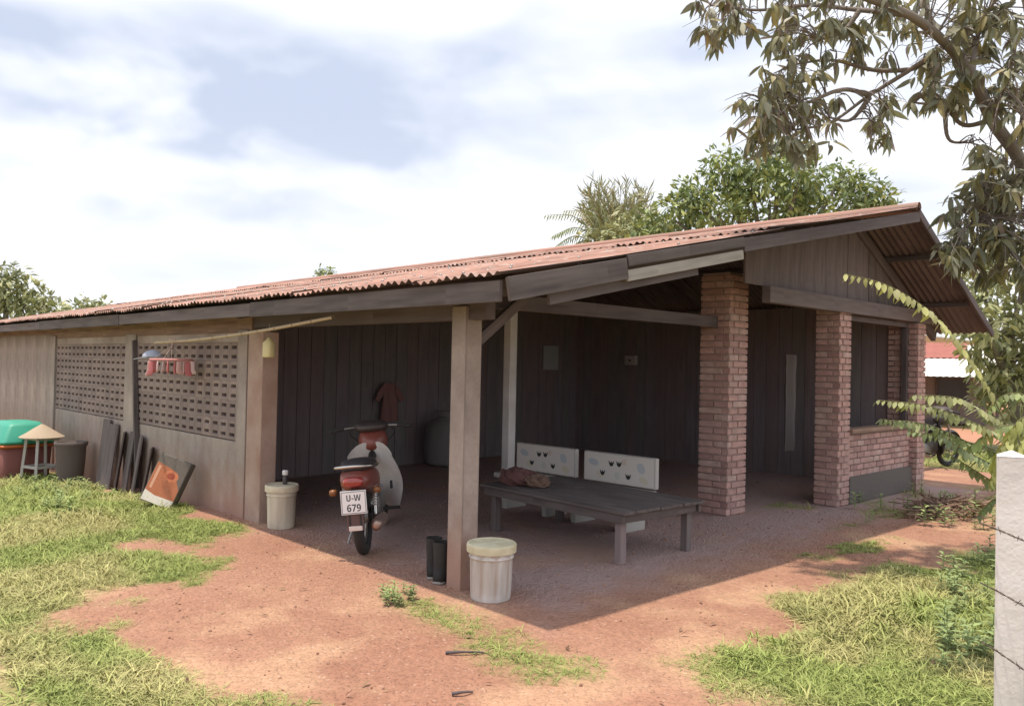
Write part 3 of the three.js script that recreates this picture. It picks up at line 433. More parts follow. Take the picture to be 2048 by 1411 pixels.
// ------------------------------------------------------------------ things hanging and leaning along the house
{
  const a = thing('bamboo_pole', 'thin curved bamboo pole slung under the eaves above the vent blocks', 'pole');
  const pts = [[3.3, 1.66, -9.1], [3.28, 1.68, -8.0], [3.27, 1.74, -6.7], [3.25, 1.83, -5.38]]; mesh('cane', taper(pts, .018, .013, 30, 8, .06), std({ color: lin(.42, .33, .22), roughness: .7 }), a);
  const c = new THREE.CatmullRomCurve3(pts.map(V)); for (let k = 1; k < 12; k++) { const p = c.getPointAt(k / 12), d = c.getTangentAt(k / 12); mesh('node_ring', new THREE.TorusGeometry(.0165, .003, 5, 12).applyQuaternion(new THREE.Quaternion().setFromUnitVectors(new THREE.Vector3(0, 0, 1), d)).translate(p.x, p.y, p.z), std({ color: lin(.3, .22, .14) }), a); }
  const h = thing('clip_hanger', 'round pink clip hanger with socks dangling under the eaves', 'hanger', [3.22, 1.50, -8.42]), pink = std({ color: lin(.62, .25, .25), roughness: .5 }), r = rng(3), cols = [lin(.6, .2, .2), lin(.66, .5, .5), lin(.5, .16, .17), lin(.62, .38, .36)].map((c) => std({ color: c, roughness: .95 }));
  mesh('ring', new THREE.TorusGeometry(.2, .011, 8, 40).rotateX(Math.PI / 2).translate(0, -.02, 0), pink, h);
  mesh('cross_bar', [rod([-.2, -.02, 0], [.2, -.02, 0], .006), rod([0, -.02, -.2], [0, -.02, .2], .006), rod([0, -.02, 0], [0, .16, 0], .004), new THREE.TorusGeometry(.025, .004, 6, 16).translate(0, .18, 0), rod([.14, -.02, .14], [0, .12, 0], .002), rod([-.14, -.02, -.14], [0, .12, 0], .002), rod([-.14, -.02, .14], [0, .12, 0], .002)], std({ color: lin(.55, .4, .34), roughness: .5 }), h);
  for (let k = 0; k < 12; k++) { const t = k / 12 * 6.283, x = Math.cos(t) * .2, z = Math.sin(t) * .2, L = .09 + r() * .06; const s = loft([[0, 0, 0, .006, .022], [.03, 0, 0, .01, .028], [L * .7, 0, 0, .012, .03], [L, 0, .012, .012, .036], [L + .012, 0, .02, .005, .02]], 10); s.rotateZ(-Math.PI / 2).rotateY(t + r()).translate(x, -.035, z); mesh('sock', s, cols[k % 4], h); }
  const cap = thing('cap', 'pale blue cap hanging under the eaves beside pink clip hanger', 'cap', [3.26, 1.5, -9.05], .5);
  mesh('crown', new THREE.SphereGeometry(.1, 20, 10, 0, 6.283, 0, 1.5).scale(1, .8, 1.1), std({ color: lin(.38, .42, .52), roughness: .9 }), cap); mesh('brim', loft([[-.02, 0, 0, .004, .09, 2], [.1, -.005, 0, .004, .09, 2], [.17, -.02, 0, .004, .06, 2], [.19, -.025, 0, .003, .02, 2]]).rotateY(2.2), std({ color: lin(.42, .46, .55), roughness: .9 }), cap);
  const y = thing('hanging_jug', 'pale yellow plastic jug hanging from the beam at wall corner', 'jug', [3.42, 1.52, -6.72], .4), ym = std({ color: lin(.60, .53, .28), roughness: .5 });
  mesh('body', loft([[0, 0, 0, .035, .035, 3], [.01, 0, 0, .045, .05, 3], [.13, 0, 0, .045, .05, 3], [.165, 0, 0, .02, .022, 2], [.18, 0, 0, .018, .018, 2]]).rotateZ(Math.PI / 2), ym, y); mesh('string', rod([0, .17, 0], [0, .3, 0], .003), M.woodPale, y);
}
{ // printed tin box leaning on the wall
  const t = thing('leaning_box', 'orange and white printed box leaning against the lower wall', 'box', [3.06, .03, -8.34], .9);
  const cv = document.createElement('canvas'); cv.width = 256; cv.height = 512; const g = cv.getContext('2d'), r = rng(2);
  g.fillStyle = '#b8704f'; g.fillRect(0, 0, 256, 512); g.fillStyle = '#6f665f'; g.beginPath(); g.moveTo(0, 0); g.lineTo(256, 0); g.lineTo(256, 300); g.lineTo(150, 120); g.lineTo(0, 90); g.fill(); g.fillStyle = '#e4ddd2'; g.beginPath(); g.moveTo(0, 400); g.lineTo(90, 430); g.lineTo(256, 425); g.lineTo(256, 512); g.lineTo(0, 512); g.fill();
  g.fillStyle = '#cf7d58'; g.beginPath(); g.arc(150, 190, 62, 0, 6.3); g.fill(); g.fillStyle = '#a8503a'; g.beginPath(); g.arc(150, 190, 34, 0, 6.3); g.fill(); g.fillStyle = '#d9a48a'; g.fillRect(20, 120, 22, 250);
  for (let k = 0; k < 500; k++) { g.fillStyle = `rgba(${r() < .5 ? '60,50,45' : '200,180,165'},${r() * .22})`; g.fillRect(r() * 256, r() * 512, 2 + r() * 9, 2 + r() * 14); }
  const p = new THREE.CanvasTexture(cv); p.colorSpace = THREE.SRGBColorSpace;
  const tilt = new THREE.Matrix4().makeRotationZ(-.22).multiply(new THREE.Matrix4().makeRotationX(.36)), put = (q) => q.applyMatrix4(tilt);
  mesh('case', put(bx(.15, .5, .33, .075, .25, 0, .014)), std({ color: lin(.14, .135, .125), roughness: .85, bumpMap: bumpGrit, bumpScale: .002 }), t);
  mesh('printed_face', put(new THREE.PlaneGeometry(.31, .48).rotateY(-Math.PI / 2).translate(-.0025, .25, 0)), std({ map: p, roughness: .75 }), t);
}
{ // grey boards leaning in the corner of the wall
  const t = thing('leaning_boards', 'weathered grey boards leaning against wall below the left vent blocks', 'boards'), r = rng(19);
  for (let k = 0; k < 6; k++) { const z = -9.6 - k * .3 - r() * .1, h = .42 + .05 * k + r() * .16; mesh('board', bar([3.37 + r() * .03, -.14, z - .02], [3.475, h, z + (r() - .5) * .1], .23, .02), r() < .6 ? M.woodGrey : M.gable, t); }
}
{ // far left odds and ends
  const gm = new THREE.MeshStandardMaterial({ color: lin(.05, .36, .26), roughness: .5 }), rm = std({ color: lin(.20, .07, .06), roughness: .7, bumpMap: bumpGrit, bumpScale: .001 });
  const c = thing('cool_box', 'red chest with green lid at left end of the wall', 'chest', [2.86, -.2, -13.0], .12);
  const body = loft([[0, 0, 0, .30, .40, 9], [.05, 0, 0, .31, .42, 9], [.44, 0, 0, .33, .45, 9]]).rotateZ(Math.PI / 2); mesh('body', body, rm, c);
  mesh('rim', loft([[.44, 0, 0, .345, .465, 9], [.49, 0, 0, .345, .465, 9]]).rotateZ(Math.PI / 2), std({ color: lin(.6, .16, .06), roughness: .6 }), c);
  mesh('lid', loft([[.49, 0, 0, .35, .47, 8], [.53, 0, 0, .35, .47, 8], [.72, 0, 0, .25, .36, 6], [.77, 0, 0, .22, .33, 5], [.78, 0, 0, .1, .2, 4]]).rotateZ(Math.PI / 2), gm, c);
  const st = thing('plastic_stool', 'pale stool with straight legs beside the left wall', 'stool', [3.02, -.2, -12.35], .3), sm = std({ color: lin(.40, .38, .37), roughness: .5 });
  for (const a of [-1, 1]) { for (const b of [-1, 1]) mesh('leg', bar([a * .17, 0, b * .17], [a * .13, .56, b * .13], .035, .035), sm, st); mesh('rung', bar([a * .155, .2, -.155], [a * .155, .2, .155], .025, .035), sm, st); mesh('rung', bar([-.155, .2, a * .155], [.155, .2, a * .155], .025, .035), sm, st); }
  mesh('seat', bx(.32, .03, .32, 0, .575, 0, .01), sm, st);
  const hat = thing('straw_hat', 'conical straw hat lying on pale stool by the left wall', 'hat', [3.02, .40, -12.35]);
  mesh('cone', new THREE.LatheGeometry([[.27, -.01], [.275, 0], [.2, .045], [.09, .12], [.02, .165], [.001, .17]].map((p) => new THREE.Vector2(...p)), 30), std({ color: lin(.44, .35, .26), roughness: .9, bumpMap: bumpGrit, bumpScale: .003 }), hat);
  const bk = thing('tall_pot', 'tall dark clay pot standing between pale stool and boards', 'pot', [3.22, -.2, -11.75]);
  mesh('pot_body', new THREE.LatheGeometry([[.001, .01], [.13, 0], [.15, .05], [.17, .3], [.18, .5], [.2, .53], [.2, .57], [.17, .57], [.16, .5], [.001, .5]].map((p) => new THREE.Vector2(...p)), 28), std({ color: lin(.11, .085, .08), roughness: .8, bumpMap: bumpGrit, bumpScale: .004 }), bk);
}

// ------------------------------------------------------------------ leaves
function leafGeo(L, W, droop = .35, fold = .18, n = 4) {                   // along +x, midrib folded
  const pos = [], idx = [], uv = [];
  for (let i = 0; i <= n; i++) { const t = i / n, w = W / 2 * Math.sin(Math.PI * clamp(.06 + t * .9) ** .8), x = L * t, y = -droop * L * t * t; pos.push(x, y + fold * w, -w, x, y, 0, x, y + fold * w, w); uv.push(t, 0, t, .5, t, 1); }
  for (let i = 0; i < n; i++) for (let j = 0; j < 2; j++) { const a = i * 3 + j, b = a + 3; idx.push(a, a + 1, b, b, a + 1, b + 1); }
  const g = new THREE.BufferGeometry(); g.setAttribute('position', new THREE.Float32BufferAttribute(pos, 3)); g.setAttribute('uv', new THREE.Float32BufferAttribute(uv, 2)); g.setIndex(idx); g.computeVertexNormals(); return g;
}
const leafMat = (r, g, b, tr = .35, rough = .6) => new THREE.MeshPhysicalMaterial({ color: lin(r, g, b), roughness: rough, side: THREE.DoubleSide, transmission: tr, thickness: 0 });
function instanced(name, geo, mat, mats, cols, parent) {
  const m = new THREE.InstancedMesh(geo, mat, mats.length); mats.forEach((k, i) => { m.setMatrixAt(i, k); if (cols) m.setColorAt(i, cols[i]); }); m.castShadow = m.receiveShadow = true; m.name = parent ? name : numbered(name); (parent || scene).add(m); return m;
}
const FW = new THREE.Vector3(); camera.getWorldDirection(FW);
function inView(p) { const q = p.clone().applyMatrix4(camera.matrixWorldInverse); if (q.z > -.3) return false; const x = q.x / -q.z * FOCAL, y = q.y / -q.z * FOCAL; return Math.abs(x) < 1024 && Math.abs(y) < 705; }
camera.matrixWorldInverse.copy(camera.matrixWorld).invert();
// leaves of a near plant: the 300 nearest in view as single pieces, the rest joined
function leafage(parent, geos, mats, list) {
  list.sort((a, b) => (inView(b.p) - inView(a.p)) || a.p.distanceTo(EYE) - b.p.distanceTo(EYE));
  list.slice(0, 300).forEach((l) => { const m = mesh('leaf', geos[l.k % geos.length], mats[l.k % mats.length], parent); l.m.decompose(m.position, m.quaternion, m.scale); });
  mats.forEach((mt, k) => { const rest = list.slice(300).filter((l) => l.k % mats.length === k); if (rest.length) tag(instanced('leaves', geos[k % geos.length], mt, rest.map((l) => l.m), null, parent), null, null, null, 'stuff'); });
}
function orient(p, dir, roll, s) { const x = dir.clone().normalize(), up = Math.abs(x.y) > .95 ? new THREE.Vector3(1, 0, 0) : new THREE.Vector3(0, 1, 0), z = x.clone().cross(up).normalize(), y = z.clone().cross(x); const m = new THREE.Matrix4().makeBasis(x, y, z).multiply(new THREE.Matrix4().makeRotationX(roll)).scale(new THREE.Vector3(s, s, s)); m.setPosition(p); return m; }
// ------------------------------------------------------------------ overhanging tree on the right
{
  const r = rng(1234), T = thing('overhanging_tree', 'large drooping-leaved tree overhanging the scene from the right edge', 'tree'), D = 6.6;
  const A = (x, y, d = 0) => at(x, y, D + d), gnd = at(2330, 1100, 7.2); gnd.y = -.05;
  const fork = A(2075, 400, .35);
  mesh('trunk', taper([gnd, at(2290, 900, 7.2), at(2200, 640, 7.1), fork], .17, .075, 24, 10, .12), M.bark, T);
  const limbs = [
    [[2075, 400, .35], [2035, 310, .3], [1985, 240, .2], [1945, 150, .0], [1885, 80, -.2], [1820, 30, -.4], [1720, -10, -.5], [1600, -60, -.6]], [[1945, 150, 0], [1960, 60, .3], [2010, -40, .6]], [[1985, 240, .2], [1930, 250, .3], [1890, 215, .2], [1830, 205, 0]],
    [[1885, 95, -.2], [1820, 140, 0], [1740, 190, .1], [1660, 245, .1], [1590, 260, .1]], [[1820, 140, 0], [1750, 140, .2], [1660, 120, .3], [1580, 130, .4]], [[1740, 190, .1], [1680, 180, -.2], [1600, 210, -.2], [1540, 215, -.3]], [[1740, 195, .1], [1700, 240, .1], [1660, 235, .1]],
    [[1820, 30, -.4], [1720, 20, -.2], [1620, 10, 0], [1520, 20, .1], [1420, 10, .1]], [[2035, 310, .3], [2050, 200, .1], [2060, 80, -.3]], [[2075, 400, .35], [2030, 430, .2], [1990, 420, .1], [1950, 440, 0]], [[2090, 480, .35], [2030, 500, .3], [1960, 510, .2], [1910, 500, .2]], [[1720, 20, -.2], [1690, 60, -.2], [1640, 80, -.3]],
    [[1890, 215, .2], [1900, 280, .2], [1940, 285, .2]], [[1985, 240, .2], [2010, 170, -.3], [2030, 110, -.4]], [[2035, 310, .3], [2010, 350, .5], [1970, 390, .5]],
  ];
  const pts = [];
  limbs.forEach((l, k) => { const p = l.map(([x, y, d]) => A(x, y, d)), r0 = k === 0 ? .06 : .022; mesh('limb', taper(p, r0, k === 0 ? .02 : .008, 26, 8, .15), M.bark, T); const c = new THREE.CatmullRomCurve3(p); for (let i = 0; i <= 24; i++) pts.push(c.getPointAt(i / 24)); });
  // clumps: photo place, radius in px, how many leaf rosettes, depth offset
  const clumps = [[1420, 20, 45, 5], [1470, 30, 45, 5], [1530, 20, 50, 6], [1560, 110, 45, 7], [1545, 60, 40, 4], [1600, 30, 50, 6], [1650, 40, 40, 4], [1580, 160, 50, 7], [1620, 140, 45, 5], [1530, 205, 50, 8], [1590, 220, 55, 9], [1640, 210, 45, 5], [1510, 240, 40, 5], [1560, 265, 45, 6], [1610, 265, 40, 5], [1520, 290, 25, 3], [1700, 70, 45, 5], [1740, 100, 35, 3], [1700, 20, 45, 5], [1770, 30, 45, 5], [1830, 30, 45, 6], [1850, 100, 40, 3], [1770, 230, 40, 5], [1800, 215, 35, 4], [1740, 250, 25, 2],
    [1900, 40, 45, 6], [1960, 30, 50, 7], [2020, 30, 50, 7], [1900, 130, 50, 7], [1860, 160, 40, 4], [1960, 100, 50, 7], [2020, 110, 50, 8], [1930, 190, 40, 4], [1990, 170, 45, 6], [2035, 190, 45, 6], [1890, 190, 35, 4], [1945, 280, 30, 3], [2040, 260, 35, 3], [2030, 350, 40, 6], [1980, 370, 45, 6], [1935, 410, 40, 6], [1990, 430, 50, 8], [2040, 430, 50, 8], [1920, 470, 40, 6], [1970, 490, 50, 7], [2030, 510, 50, 8], [1920, 520, 35, 4], [1900, 490, 30, 3], [2100, 300, 80, 10], [2130, 120, 90, 12], [2110, 480, 80, 10], [1500, -60, 70, 7], [1640, -60, 70, 8], [1790, -60, 70, 8], [1940, -60, 70, 8], [2080, -60, 80, 9]];
  const list = [], tw = [];
  for (const [x, y, R, n] of clumps) for (let k = 0; k < Math.round(n * (y > 270 && x > 1880 ? 1.8 : 1.2)); k++) {
    const rad = R / FOCAL * D, c = A(x, y, (r() - .5) * .9).add(new THREE.Vector3((r() - .5) * 2 * rad, (r() - .5) * 1.8 * rad, (r() - .5) * 2 * rad));
    let best = pts[0], bd = 1e9; for (const q of pts) { const d = q.distanceToSquared(c); if (d < bd) { bd = d; best = q; } }
    const mid = best.clone().lerp(c, .55); mid.y += .06; tw.push(taper([best, mid, c], .007, .003, 6, 5)); for (let q = 0; q < 2; q++) tw.push(taper([mid, mid.clone().lerp(c, .5).add(new THREE.Vector3((r() - .5) * .12, (r() - .3) * .1, (r() - .5) * .12)), c.clone().add(new THREE.Vector3((r() - .5) * .3, (r() - .5) * .2, (r() - .5) * .3))], .004, .0015, 5, 4));
    const m = 5 + Math.floor(r() * 8), a0 = r() * 6.28;
    for (let i = 0; i < m; i++) { const a = a0 + i / m * 6.283 + (r() - .5) * .5, dr = -.1 + r() * 2.2, dir = new THREE.Vector3(Math.cos(a), -dr, Math.sin(a)), p = c.clone().add(new THREE.Vector3(Math.cos(a) * .015, -r() * .04, Math.sin(a) * .015)); list.push({ p, m: orient(p, dir, (r() - .5) * 1.6, .55 + r() * .7), k: Math.floor(r() * 10) }); }
  }
  mesh('twigs', tw, M.bark, T);
  const mats = [[.19, .19, .11], [.24, .24, .12], [.16, .17, .11], [.32, .30, .12], [.21, .22, .13], [.38, .33, .14], [.175, .18, .11], [.25, .25, .16], [.25, .2, .15], [.21, .22, .11]].map((c) => leafMat(...c, .42));
  leafage(T, [leafGeo(.15, .046, .25, .2), leafGeo(.12, .04, .5, .3), leafGeo(.165, .05, .1, .12), leafGeo(.1, .036, .8, .4, 5), leafGeo(.14, .038, .4, -.25)], mats, list);
}
// ------------------------------------------------------------------ near shrub with feathered branches
{
  const r = rng(55), T = thing('feathery_shrub', 'yellow-green shrub with feathered branches behind the white fence post', 'shrub'), D = 4.2;
  const A = (x, y, d = 0) => at(x, y, D + d), base = A(2110, 1300, 0); base.y = -.02;
  const fronds = [ // spine, leaflet pairs
    [[[2070, 1000, .1], [1990, 800, .1], [1900, 665, 0], [1850, 615, -.05], [1770, 568, -.1], [1692, 548, -.15]], .36, 15, 1.02, 5], [[[2060, 900, .1], [1960, 850, 0], [1860, 812, 0], [1757, 800, 0]], .12, 17, 1, 0], [[[2060, 930, .1], [1950, 890, .1], [1860, 850, .1], [1762, 838, 0]], .15, 17, 1, 1], [[[2070, 880, .2], [1980, 830, .2], [1910, 795, .1], [1830, 790, .1]], .15, 14, 1, 0], [[[2070, 960, 0], [2000, 935, 0], [1930, 900, -.05], [1880, 868, -.05]], .1, 14, 1, 2], [[[2070, 990, 0], [2010, 975, 0], [1950, 940, 0], [1895, 905, 0]], .1, 14, 1, 1],
    [[[2080, 860, .1], [2020, 850, .1], [1970, 870, 0], [1930, 905, 0]], .1, 12, 1.1, 3], [[[2090, 880, -.1], [2040, 870, -.1], [2000, 900, -.1], [1985, 960, -.1]], .1, 12, 1.2, 4], [[[2090, 850, -.1], [2060, 830, -.1], [2030, 850, -.1], [2010, 900, -.1]], .1, 11, 1.3, 4], [[[2090, 830, .3], [2050, 790, .3], [2010, 790, .3], [1980, 820, .3]], .1, 12, 1.1, 3], [[[2090, 960, 0], [2060, 940, 0], [2030, 960, 0], [2015, 990, 0]], .1, 10, 1.2, 4],
    [[[2090, 900, -.1], [2070, 860, -.2], [2040, 900, -.2], [2030, 960, -.2]], .1, 10, 1.2, 4], [[[2080, 950, .2], [1990, 900, .2], [1900, 875, .25], [1820, 862, .3]], .2, 13, .9, 2], [[[2090, 1000, 0], [2030, 990, .1], [1985, 1000, .1], [1960, 1030, .1]], .1, 9, .9, 2],
  ];
  const list = [], stems = [];
  mesh('stem', [taper([base, A(2100, 1150, 0), A(2085, 950, .05), A(2090, 840, 0)], .016, .008, 16, 7), taper([base, A(2130, 1150, .1), A(2090, 1000, .1)], .012, .008, 12, 7)], M.bark, T);
  for (const [sp, t0, n, sc, k] of fronds) { const c = new THREE.CatmullRomCurve3(sp.map(([x, y, d]) => A(x, y, d))); stems.push(taper(c.getPoints(12), .005, .0018, 24, 6));
    for (let i = 0, N = Math.round(c.getLength() * (1 - t0) / ((k === 5 ? .036 : .03) * sc)); i <= N; i++) for (const s of [-1, 1]) { const t = Math.min(1, t0 + (1 - t0) * (i + (s > 0 ? .4 : 0)) / N), p = c.getPointAt(t), d = c.getTangentAt(t), side = d.clone().cross(new THREE.Vector3(0, 1, 0)).normalize().multiplyScalar(s); const dir = side.multiplyScalar(.55 + r() * .4).addScaledVector(d, .45).add(new THREE.Vector3(0, (k === 5 ? -.9 : -.55) - r() * .6, 0)); list.push({ p, m: orient(p, dir, (r() - .5) * .8, sc * (.75 + r() * .4) * (t > .9 ? .7 : 1) * .92), k: k * 3 + Math.floor(r() * 3) }); } }
  mesh('leaf_stalks', stems, std({ color: lin(.16, .15, .07) }), T);
  const mats = []; for (const c of [[.26, .28, .09], [.2, .24, .085], [.17, .22, .085], [.24, .3, .09], [.34, .36, .1], [.36, .36, .11]]) for (const q of [.8, 1, 1.2]) mats.push(leafMat(...c.map((v) => v * q), .4));
  leafage(T, [leafGeo(.07, .034, .15, .12, 4), leafGeo(.062, .028, .4, .3, 4), leafGeo(.072, .034, -.1, .2, 4)], mats, list);
}
// ------------------------------------------------------------------ trees behind
const clumpGeo = (() => { const r = rng(9), out = []; for (let k = 0; k < 9; k++) { const g = leafGeo(.2, .085, .2, .15, 2); const d = new THREE.Vector3(r() - .5, (r() - .5) * .9, r() - .5).normalize(); g.applyMatrix4(orient(d.clone().multiplyScalar(.1 + r() * .12), d.add(new THREE.Vector3(0, -.3, 0)), (r() - .5) * 2, .8 + r() * .4)); out.push(g); } return merge(out); })();
const leafFar = new THREE.MeshPhysicalMaterial({ roughness: .7, side: THREE.DoubleSide, transmission: .3, thickness: 0 });
function bgTree(name, label, blobs, base, trunkR, leaf, dens, cols, seed, category = 'tree', group) {
  const r = rng(seed), T = thing(name, label, category, [0, 0, 0], 0, group), ms = [], cs = [], c0 = V(blobs[0]), top = blobs.reduce((m, b) => Math.max(m, b[1]), 0), limbs = [];
  const b0 = V(base), hub = c0.clone(); hub.y = Math.min(hub.y, mix(base[1], hub.y, .55));
  mesh('trunk', taper([b0, b0.clone().lerp(hub, .5).add(new THREE.Vector3(.1, 0, .1)), hub], trunkR, trunkR * .6, 12, 8, .15), M.bark, T);
  for (const b of blobs) limbs.push(taper([hub, hub.clone().lerp(V(b), .5).add(new THREE.Vector3(0, .12 * b[3], 0)), V(b)], trunkR * .45, trunkR * .1, 8, 6, .1));
  mesh('limbs', limbs, M.bark, T);
  for (const [x, y, z, R] of blobs) { const n = Math.round(dens * R * R / (leaf * leaf)); for (let k = 0; k < n; k++) { const u = r() * 2 - 1, a = r() * 6.283, q = Math.sqrt(1 - u * u), lump = .72 + .5 * vnoise(a * 1.3 + seed, u * 3 + x, seed), rr = R * lump * (.55 + .45 * r() ** .6); const p = new THREE.Vector3(x + q * Math.cos(a) * rr, y + u * rr * .8, z + q * Math.sin(a) * rr); const s = leaf / .2 * (.7 + r() * .6); ms.push(new THREE.Matrix4().compose(p, new THREE.Quaternion().setFromEuler(new THREE.Euler((r() - .5) * 1.4, r() * 6.28, (r() - .5) * 1.4)), new THREE.Vector3(s, s, s))); const c = cols[Math.floor(r() * cols.length)], v = .75 + r() * .5; cs.push(lin(c[0] * v, c[1] * v, c[2] * v)); } }
  tag(instanced('crown', clumpGeo, leafFar, ms, cs, T), null, null, null, 'stuff'); return T;
}
const bl = (list, D) => list.map(([x, y, R, d = 0]) => { const p = at(x, y, D + d); return [p.x, p.y, p.z, R / FOCAL * (D + d)]; });
const foot = (x, D) => { const p = at(x, 800, D); return [p.x, 0, p.z]; };
const green = [[.22, .29, .12], [.28, .35, .12], [.17, .23, .1], [.38, .42, .14]], lightG = [[.36, .38, .19], [.29, .32, .15], [.43, .43, .22], [.24, .27, .13]];
bgTree('leafy_tree', 'dense dark green tree rising behind the roof ridge', bl([[1540, 400, 95], [1430, 420, 75], [1350, 440, 60], [1600, 350, 55, -1], [1500, 345, 60], [1440, 335, 38], [1560, 320, 40], [1650, 410, 75], [1710, 380, 40], [1745, 385, 32], [1760, 410, 36], [1690, 345, 25], [1390, 390, 45], [1300, 470, 45]], 21), foot(1560, 21), .28, .17, 4.2, green, 61);
bgTree('treetop', 'tiny far treetop peeking over the middle of the roof', bl([[648, 545, 14], [662, 545, 10], [640, 552, 10]], 55), foot(652, 55), .2, .2, 4, green, 62);
bgTree('leafy_tree', 'pale green tree beyond the roof at far left edge', bl([[10, 590, 55], [60, 600, 42], [-50, 600, 60], [20, 555, 28], [100, 625, 28], [120, 640, 30]], 42), foot(10, 42), .3, .34, 5, lightG, 63);
bgTree('leafy_tree', 'small pale tree between the far left tree and roof', bl([[185, 612, 24], [160, 628, 24], [205, 625, 14], [130, 640, 24]], 46), foot(170, 46), .2, .3, 5, lightG, 64);
bgTree('leafy_tree', 'light green tree behind the right end of the roof', bl([[2010, 620, 95], [1960, 560, 45], [2060, 520, 80], [2080, 700, 110], [1985, 700, 50], [2020, 760, 60], [1960, 640, 45, -1], [2010, 800, 50]], 17), foot(2040, 17), .2, .2, 4.2, lightG, 65);
bgTree('leafy_tree', 'dark tree farthest back between house corner and post', bl([[1930, 780, 60], [1990, 790, 60], [1860, 760, 60], [2060, 780, 70], [1780, 740, 60]], 46), foot(1930, 46), .3, .4, 3, green, 66);
{ // palm and plumed tree behind the roof
  const r = rng(71), D = 26, T = thing('palm_tree', 'small palm with arching fronds beyond the roof', 'palm'), hub = at(1215, 505, D), mats = [leafMat(.27, .31, .14, .3), leafMat(.22, .27, .1, .3), leafMat(.36, .36, .18, .3)];
  const gb = hub.clone(); gb.y = 0; mesh('trunk', taper([gb, hub.clone().lerp(gb, .4), hub], .16, .12, 14, 10, .1), M.bark, T);
  const tips = [[1092, 430], [1108, 470], [1130, 420], [1165, 420], [1100, 500], [1240, 420], [1285, 470], [1200, 410], [1310, 500], [1120, 520]];
  tips.forEach(([x, y], k) => { const e = at(x, y, D + (r() - .5) * 2.2), m = hub.clone().lerp(e, .55); m.y += .5; const c = new THREE.CatmullRomCurve3([hub, m, e]), out = [taper(c.getPoints(8), .03, .008, 12, 5)]; for (let i = 2; i <= 26; i++) for (const s of [-1, 1]) { const t = i / 26, p = c.getPointAt(t), d = c.getTangentAt(t), sd = d.clone().cross(new THREE.Vector3(0, 1, 0)).normalize().multiplyScalar(s * .8).addScaledVector(d, .6).add(new THREE.Vector3(0, -.35 - r() * .3, 0)); const g = leafGeo(.5 * (1 - .5 * t), .045, .3, .1, 3); out.push(g.applyMatrix4(orient(p, sd, 0, .8 + r() * .3))); } mesh('frond', out, mats[k % 3], T); });
  const P = thing('plumed_tree', 'tan-green tree with upright feathery plumes behind the roof', 'tree'), base = at(1240, 560, 30); base.y = 0;
  const sprays = [], leaf = [[], [], []];
  for (let k = 0; k < 90; k++) { const e = at(1160 + r() * 150, 345 + r() * 100 + Math.abs(r() - .5) * 50, 30 + (r() - .5) * 3), s = at(1235 + (r() - .5) * 40, 560, 30 + (r() - .5)), m = s.clone().lerp(e, .6); m.y += .3; sprays.push(taper([s, m, e], .02, .006, 8, 5)); const c = new THREE.CatmullRomCurve3([s, m, e]); for (let i = 0; i < 46; i++) { const t = .35 + .65 * r(), p = c.getPointAt(t), d = c.getTangentAt(t).add(new THREE.Vector3((r() - .5) * 1.6, (r() - .5) * 1.2, (r() - .5) * 1.6)); leaf[i % 3].push(leafGeo(.42, .05, .35, .1, 2).applyMatrix4(orient(p, d, r() * 3, .6 + r() * .6))); } }
  mesh('trunk', [taper([base, base.clone().lerp(at(1235, 560, 30), .6), at(1235, 560, 30)], .2, .1, 10, 8), ...sprays], M.bark, P); [[.34, .34, .18], [.42, .39, .24], [.24, .28, .13]].forEach((c, k) => tag(mesh('plume', leaf[k], std({ color: lin(...c), roughness: .8 }), P), null, null, null, 'stuff'));
  bgTree('leafy_tree', 'low olive bush crown between the palm and dark tree', bl([[1250, 475, 45], [1200, 490, 40], [1290, 450, 30], [1320, 470, 35]], 24), foot(1250, 24), .15, .22, 5, lightG, 67);
}
